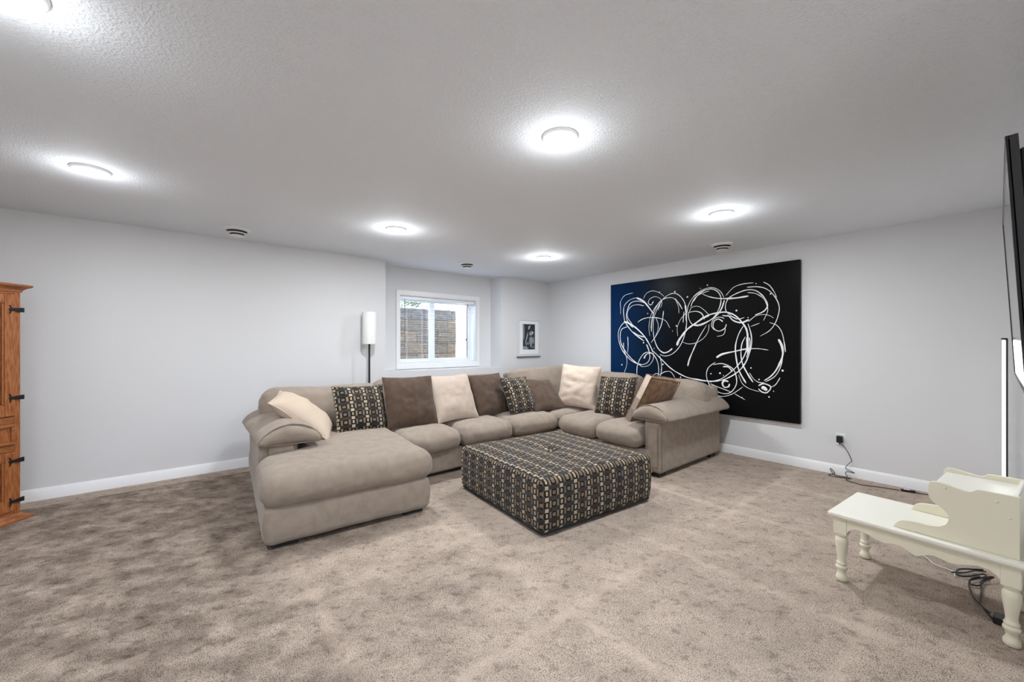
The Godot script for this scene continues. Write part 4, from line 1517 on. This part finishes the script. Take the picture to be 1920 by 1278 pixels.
func _hinge(o: Node3D, X: Transform3D, y: float, right: bool, W: float) -> void:
	# a flared iron strap from the stile, with a forked fleur on the door
	var k := PackedVector2Array([Vector2(-0.014, 0.017), Vector2(0.004, 0.017), Vector2(0.058, 0.010), Vector2(0.064, 0.014), Vector2(0.068, 0.028), Vector2(0.074, 0.033), Vector2(0.078, 0.030), Vector2(0.075, 0.024), Vector2(0.072, 0.012), Vector2(0.078, 0.006),
		Vector2(0.078, -0.006), Vector2(0.072, -0.012), Vector2(0.075, -0.024), Vector2(0.078, -0.030), Vector2(0.074, -0.033), Vector2(0.068, -0.028), Vector2(0.064, -0.014), Vector2(0.058, -0.010), Vector2(0.004, -0.017), Vector2(-0.014, -0.017)])
	var p := PackedVector2Array()
	for q in k:
		p.append(Vector2(q.x if right else W - q.x, q.y + y))
	obj("hinge", MB.new().at(X * Transform3D(Basis(), V(0, 0, 0.0105))).prism(p, 0.005, 0.001), M.iron, o)

# ---------------------------------------------------------------- cream step table
func step_table() -> void:
	var X := spin(-4.6, V(2.825, 0, -0.62))
	var o := thing("step_table", "cream painted two-tier step table with turned legs under the television", "table", X * V(0.257, 0, 0.35), -4.6)
	var D := 0.515
	var L := 0.705
	var m := MB.new().at(X)
	m.soft(V(D / 2, 0.3745, L / 2), V(D, 0.020, L), 0.006, 3)
	m.soft(V(D / 2, 0.361, L / 2), V(D - 0.016, 0.010, L - 0.016), 0.004, 2)
	obj("seat_board", m, M.cream_top, o)
	var prof := [Vector2(0.0001, 0.0), Vector2(0.022, 0.001), Vector2(0.0275, 0.010), Vector2(0.0275, 0.024), Vector2(0.022, 0.036), Vector2(0.0185, 0.046), Vector2(0.019, 0.058), Vector2(0.0255, 0.070), Vector2(0.028, 0.078), Vector2(0.0265, 0.085), Vector2(0.021, 0.089), Vector2(0.0245, 0.096), Vector2(0.0255, 0.101), Vector2(0.021, 0.107), Vector2(0.019, 0.118), Vector2(0.0205, 0.140), Vector2(0.0245, 0.170), Vector2(0.0285, 0.200), Vector2(0.0300, 0.222), Vector2(0.0285, 0.238), Vector2(0.022, 0.246), Vector2(0.021, 0.250), Vector2(0.026, 0.254), Vector2(0.028, 0.260), Vector2(0.026, 0.266)]
	for c in [[0.050, 0.052], [D - 0.050, 0.052], [0.050, L - 0.052], [D - 0.050, L - 0.052]]:
		var lg := MB.new().at(X)
		lg.lathe(prof, 28, true, V(c[0], 0, c[1]))
		lg.soft(V(c[0], 0.311, c[1]), V(0.060, 0.092, 0.060), 0.004, 2)
		obj("leg", lg, M.cream_paint, o)
	# scalloped long aprons, plain end aprons; own x along the length
	var sc := [Vector2(0, 0.282), Vector2(0.012, 0.300), Vector2(0.035, 0.314), Vector2(0.06, 0.317), Vector2(0.09, 0.309), Vector2(0.125, 0.295), Vector2(0.155, 0.290), Vector2(0.18, 0.297), Vector2(0.205, 0.302), Vector2(0.23, 0.294), Vector2(0.26, 0.277), Vector2(0.2735, 0.273)]
	var poly := PackedVector2Array()
	var span := L - 0.164
	for p in sc:
		poly.append(p)
	for i in range(sc.size() - 1, -1, -1):
		if span - sc[i].x > sc[sc.size() - 1].x + 0.001:
			poly.append(Vector2(span - sc[i].x, sc[i].y))
	poly.append(Vector2(span, 0.357))
	poly.append(Vector2(0, 0.357))
	for x in [0.032, D - 0.032]:
		var A := X * Transform3D(Basis(V(0, 0, 1), Vector3.UP, V(-1, 0, 0)), V(x + 0.009, 0, 0.082))
		obj("apron", MB.new().at(A).prism(poly.duplicate(), 0.018, 0.0015), M.cream_paint, o)
	for z in [0.034, L - 0.034]:
		obj("apron", MB.new().at(X).soft(V(D / 2, 0.318, z), V(D - 0.16, 0.078, 0.018), 0.002, 1), M.cream_paint, o)
	# scroll-cut side panels of the upper tier
	var sp := PackedVector2Array([Vector2(0.268, 0.385), Vector2(0.274, 0.402), Vector2(0.285, 0.418), Vector2(0.300, 0.428), Vector2(0.325, 0.434), Vector2(0.365, 0.438), Vector2(0.390, 0.437), Vector2(0.415, 0.440), Vector2(0.435, 0.447),
		Vector2(0.452, 0.460), Vector2(0.461, 0.478), Vector2(0.463, 0.494), Vector2(0.459, 0.512), Vector2(0.446, 0.530), Vector2(0.425, 0.546), Vector2(0.408, 0.560), Vector2(0.398, 0.578), Vector2(0.394, 0.600), Vector2(0.394, 0.634), Vector2(0.398, 0.648), Vector2(0.408, 0.656),
		Vector2(0.430, 0.6575), Vector2(0.455, 0.654), Vector2(0.490, 0.646), Vector2(0.515, 0.641), Vector2(0.532, 0.642), Vector2(0.543, 0.650), Vector2(0.552, 0.658), Vector2(0.575, 0.6595), Vector2(0.676, 0.6595), Vector2(0.676, 0.385)])
	for x in [0.062, 0.435]:
		var A := X * Transform3D(Basis(V(0, 0, 1), Vector3.UP, V(-1, 0, 0)), V(x, 0, 0))
		var sd := obj("side_panel", MB.new().at(A).prism(sp.duplicate(), 0.018, 0.0015), M.cream_paint, o)
		for c in [[0.452, 0.636], [0.612, 0.622], [0.650, 0.560]]:
			var out := -1.0 if x < 0.2 else 1.0
			obj("screw_cap", MB.new().at(X * Transform3D(Basis(Vector3.BACK, PI / 2 if out < 0 else -PI / 2), V(x - 0.018 if out < 0 else x, c[1], c[0]))).lathe([Vector2(0.0065, -0.001), Vector2(0.006, 0.002), Vector2(0.004, 0.0035), Vector2(0.0001, 0.004)], 16, true), M.cream_paint, sd)
	var inn := (0.062 + 0.417) / 2.0
	obj("upper_shelf", MB.new().at(X).soft(V(inn, 0.628, 0.540), V(0.353, 0.014, 0.27), 0.004, 2), M.cream_top, o)
	obj("end_panel", MB.new().at(X).soft(V(inn, 0.515, 0.668), V(0.353, 0.262, 0.014), 0.003, 1), M.cream_paint, o)
	obj("end_lip", MB.new().at(X).soft(V(inn, 0.645, 0.664), V(0.353, 0.028, 0.016), 0.004, 2), M.cream_top, o)
	obj("riser", MB.new().at(X).soft(V(inn, 0.505, 0.50), V(0.353, 0.24, 0.012), 0.002, 1), M.cream_paint, o)

# ---------------------------------------------------------------- television and its mount
func television() -> void:
	var X := Transform3D(Basis(Vector3.RIGHT, deg_to_rad(-2.9)), V(2.765, 1.575, 0.0345))
	var o := thing("television", "flat black television tilted forward on the wall at the right edge", "television", X.origin)
	o.transform = X
	var m := MB.new().at(X)
	m.soft(V(0, 0, 0.013), V(1.462, 0.832, 0.024), 0.003, 2)
	obj("housing", m, M.tv, o)
	obj("screen", MB.new().at(X).box(V(-0.722, -0.402, -0.0004), V(0.722, 0.407, 0.0016)), M.screen, o)
	obj("bezel", _tv_bezel(X), M.tv_edge, o)
	m = MB.new().at(X)
	m.soft(V(0, -0.0, 0.034), V(1.38, 0.76, 0.018), 0.008, 2)
	obj("back_cover", m, M.tv, o)
	obj("lower_bulge", MB.new().at(X).soft(V(0, -0.12, 0.052), V(0.9, 0.4, 0.022), 0.008, 2), M.tv, o)
	# bracket between wall and set
	var b := thing("wall_mount", "white slotted television bracket fixed to the wall behind the set", "bracket", V(2.765, 1.575, FRONT))
	var r := MB.new()
	r.soft(V(2.16, 1.60, FRONT - 0.010), V(0.05, 0.80, 0.018), 0.003, 1)
	r.soft(V(3.20, 1.60, FRONT - 0.010), V(0.05, 0.80, 0.018), 0.003, 1)
	obj("upright", r, M.trim, b)
	var c := MB.new()
	for y in [1.78, 1.44]:
		c.soft(V(2.70, y, FRONT - 0.028), V(1.16, 0.05, 0.018), 0.003, 1)
	obj("cross_rail", c, M.trim, b)
	for x in [2.50, 3.03]:
		obj("tilt_arm", MB.new().soft(V(x, 1.60, FRONT - 0.068), V(0.03, 0.50, 0.060), 0.004, 1), M.rubber, b)

func _tv_bezel(X: Transform3D) -> MB:
	var m := MB.new().at(X)
	for c in [[-0.731, 0.731, 0.407, 0.416], [-0.731, 0.731, -0.416, -0.402], [-0.731, -0.722, -0.402, 0.407], [0.722, 0.731, -0.402, 0.407]]:
		m.soft(V((c[0] + c[1]) / 2, (c[2] + c[3]) / 2, 0.003), V(c[1] - c[0], c[3] - c[2], 0.012), 0.002, 1)
	return m

# ---------------------------------------------------------------- lamps
func lamps() -> void:
	var p := V(1.853, 0, -5.075)
	var o := thing("floor_lamp", "slim black floor lamp with a white cylinder shade standing behind the sofa", "lamp", p)
	var x := Transform3D(Basis(), p)
	obj("lamp_base", MB.new().at(x).lathe([Vector2(0.0001, 0.001), Vector2(0.105, 0.001), Vector2(0.107, 0.008), Vector2(0.10, 0.016), Vector2(0.03, 0.020), Vector2(0.012, 0.03), Vector2(0.0001, 0.03)], 32, true), M.black, o)
	obj("pole", MB.new().at(x).lathe([Vector2(0.0115, 0.02), Vector2(0.0115, 1.40), Vector2(0.0001, 1.40)], 16, false), M.black, o)
	obj("lamp_shade", MB.new().at(x).lathe([Vector2(0.079, 1.328), Vector2(0.083, 1.328), Vector2(0.084, 1.332), Vector2(0.084, 1.727), Vector2(0.083, 1.731), Vector2(0.079, 1.731), Vector2(0.0785, 1.727), Vector2(0.0785, 1.332), Vector2(0.079, 1.328)], 40, true), M.shade, o)
	obj("shade_spider", MB.new().at(x).tube([V(-0.079, 1.40, 0), V(0, 1.405, 0), V(0.079, 1.40, 0)], 0.002, 6), M.black, o)
	# slim upright light strip in the corner by the television
	var q := V(5.01, 0, 0.026)
	var s := thing("light_strip_lamp", "slim upright glowing white strip lamp in the corner behind the step table", "lamp", q)
	var dir := V(-0.86, 0, -0.51)
	var B := Transform3D(Basis(V(-0.51, 0, 0.86), Vector3.UP, dir), q)
	obj("lamp_foot", MB.new().at(B).lathe([Vector2(0.0001, 0.001), Vector2(0.09, 0.001), Vector2(0.09, 0.012), Vector2(0.02, 0.016), Vector2(0.0001, 0.016)], 28, false), M.black, s)
	obj("channel", MB.new().at(B).soft(V(0, 0.69, -0.012), V(0.022, 1.36, 0.014), 0.003, 1), M.rubber, s)
	obj("end_cap", MB.new().at(B).soft(V(0, 1.369, 0.0), V(0.022, 0.012, 0.034), 0.003, 1), M.rubber, s)
	obj("glowing_strip", MB.new().at(B).soft(V(-0.001, 0.70, 0.004), V(0.020, 1.32, 0.016), 0.0075, 2), M.strip, s)
	var l := AreaLight3D.new()
	l.name = "strip_light"
	l.area_size = Vector2(0.026, 1.30)
	l.light_color = rgb(255, 252, 246)
	l.light_energy = 0.12
	l.shadow_enabled = true
	s.add_child(l, true)
	l.global_transform = Transform3D(Basis(B.basis.x * -1.0, Vector3.UP, -dir), q + dir * 0.022 + V(0, 0.70, 0))

# ---------------------------------------------------------------- outlet, cords
func outlet_and_cords() -> void:
	var o := thing("wall_outlet", "white wall outlet above the baseboard below the painting's right side", "outlet", V(RIGHT, 0.36, -1.024))
	obj("cover_plate", MB.new().soft(V(RIGHT - 0.003, 0.36, -1.024), V(0.006, 0.125, 0.078), 0.0028, 2), M.plate, o)
	obj("receptacle", MB.new().soft(V(RIGHT - 0.0065, 0.36, -1.024), V(0.004, 0.068, 0.034), 0.0018, 1), M.trim, o)
	# black plug-in adapter, its cord down the wall and along the baseboard, inline switch
	var c := thing("power_cord", "thin black cord with a plug adapter and inline switch along the baseboard", "cord", V(RIGHT - 0.03, 0.36, -1.03))
	var pl := obj("plug_adapter", MB.new().soft(V(RIGHT - 0.027, 0.366, -1.028), V(0.036, 0.068, 0.050), 0.008, 3), M.rubber, c)
	obj("strain_relief", MB.new().tube([V(RIGHT - 0.03, 0.335, -1.03), V(RIGHT - 0.03, 0.315, -1.026)], 0.005, 8), M.rubber, pl)
	var a := [V(5.141, 0.318, -1.026), V(5.142, 0.312, -1.005), V(5.15, 0.27, -0.975), V(5.15, 0.21, -0.948), V(5.148, 0.165, -0.934), V(5.143, 0.145, -0.948), V(5.135, 0.115, -0.968), V(5.12, 0.088, -0.975), V(5.11, 0.072, -0.93), V(5.11, 0.062, -0.905), V(5.12, 0.06, -0.93), V(5.125, 0.056, -0.97), V(5.125, 0.03, -0.975), V(5.12, 0.010, -0.96), V(5.09, 0.006, -0.99), V(5.08, 0.007, -1.05)]
	obj("cord_drop", MB.new().tube(curve(a, 5), 0.0032, 6), M.rubber, c)
	var b := [V(5.08, 0.007, -1.05), V(5.12, 0.03, -1.09), V(5.14, 0.055, -1.10), V(5.11, 0.02, -1.06), V(5.06, 0.006, -1.10), V(5.03, 0.006, -1.06), V(5.06, 0.006, -0.98), V(5.10, 0.006, -0.93), V(5.03, 0.006, -0.955), V(4.985, 0.006, -0.93), V(4.96, 0.006, -0.87), V(4.945, 0.005, -0.82), V(4.98, 0.006, -0.73), V(5.01, 0.006, -0.63), V(5.02, 0.007, -0.575)]
	obj("cord_run", MB.new().tube(curve(b, 5), 0.0032, 6), M.rubber, c)
	var sw := obj("inline_switch", MB.new().at(spin(-74, V(5.036, 0.012, -0.52))).soft(Vector3.ZERO, V(0.10, 0.020, 0.026), 0.009, 3), M.rubber, c)
	obj("rocker", MB.new().at(spin(-74, V(5.036, 0.012, -0.52))).soft(V(-0.008, 0.0105, 0), V(0.042, 0.006, 0.015), 0.0028, 2), M.trim, sw)
	var d := [V(5.05, 0.007, -0.47), V(5.06, 0.006, -0.40), V(5.07, 0.006, -0.28), V(5.06, 0.006, -0.15), V(5.035, 0.006, -0.085)]
	obj("cord_tail", MB.new().tube(curve(d, 5), 0.0032, 6), M.rubber, c)
	# black cable tangle and power brick on the carpet under the step table
	var t := thing("adapter_cable", "tangle of black cable with a power brick on the carpet under the step table", "cable", V(3.3, 0, -0.06))
	obj("power_brick", MB.new().at(spin(-6, V(3.012, 0.017, 0.008))).soft(Vector3.ZERO, V(0.075, 0.032, 0.052), 0.006, 2), M.rubber, t)
	var e := [V(2.985, 0.018, -0.02), V(3.05, 0.03, -0.05), V(3.145, 0.012, -0.060), V(3.28, 0.012, -0.060), V(3.42, 0.014, -0.062), V(3.47, 0.03, -0.04), V(3.49, 0.03, -0.02), V(3.44, 0.018, -0.05), V(3.36, 0.012, -0.07), V(3.345, 0.012, -0.10), V(3.40, 0.014, -0.10), V(3.49, 0.02, -0.05), V(3.52, 0.02, -0.06), V(3.44, 0.015, -0.11), V(3.42, 0.012, -0.15), V(3.50, 0.016, -0.15), V(3.56, 0.02, -0.09), V(3.59, 0.02, -0.06)]
	obj("cable", MB.new().tube(curve(e, 6), 0.0042, 6), M.rubber, t)
	var g := [V(3.05, 0.016, -0.03), V(3.15, 0.008, -0.07), V(3.22, 0.008, -0.09), V(3.32, 0.01, -0.105), V(3.40, 0.02, -0.10), V(3.46, 0.024, -0.07)]
	obj("cable", MB.new().tube(curve(g, 6), 0.0036, 6), M.rubber, t)
	var h := [V(3.435, 0.012, -0.175), V(3.47, 0.016, -0.13), V(3.55, 0.016, -0.09), V(3.60, 0.01, -0.05)]
	obj("cable", MB.new().tube(curve(h, 6), 0.0036, 6), M.rubber, t)
	var w := thing("white_cable", "thin white cable lying on the carpet beside the black tangle", "cable", V(3.5, 0, -0.23))
	obj("cable", MB.new().tube(curve([V(3.60, 0.006, -0.33), V(3.562, 0.008, -0.287), V(3.498, 0.008, -0.253), V(3.476, 0.008, -0.218), V(3.474, 0.008, -0.19), V(3.455, 0.008, -0.17), V(3.40, 0.006, -0.16)], 5), 0.0028, 6), M.trim, w)
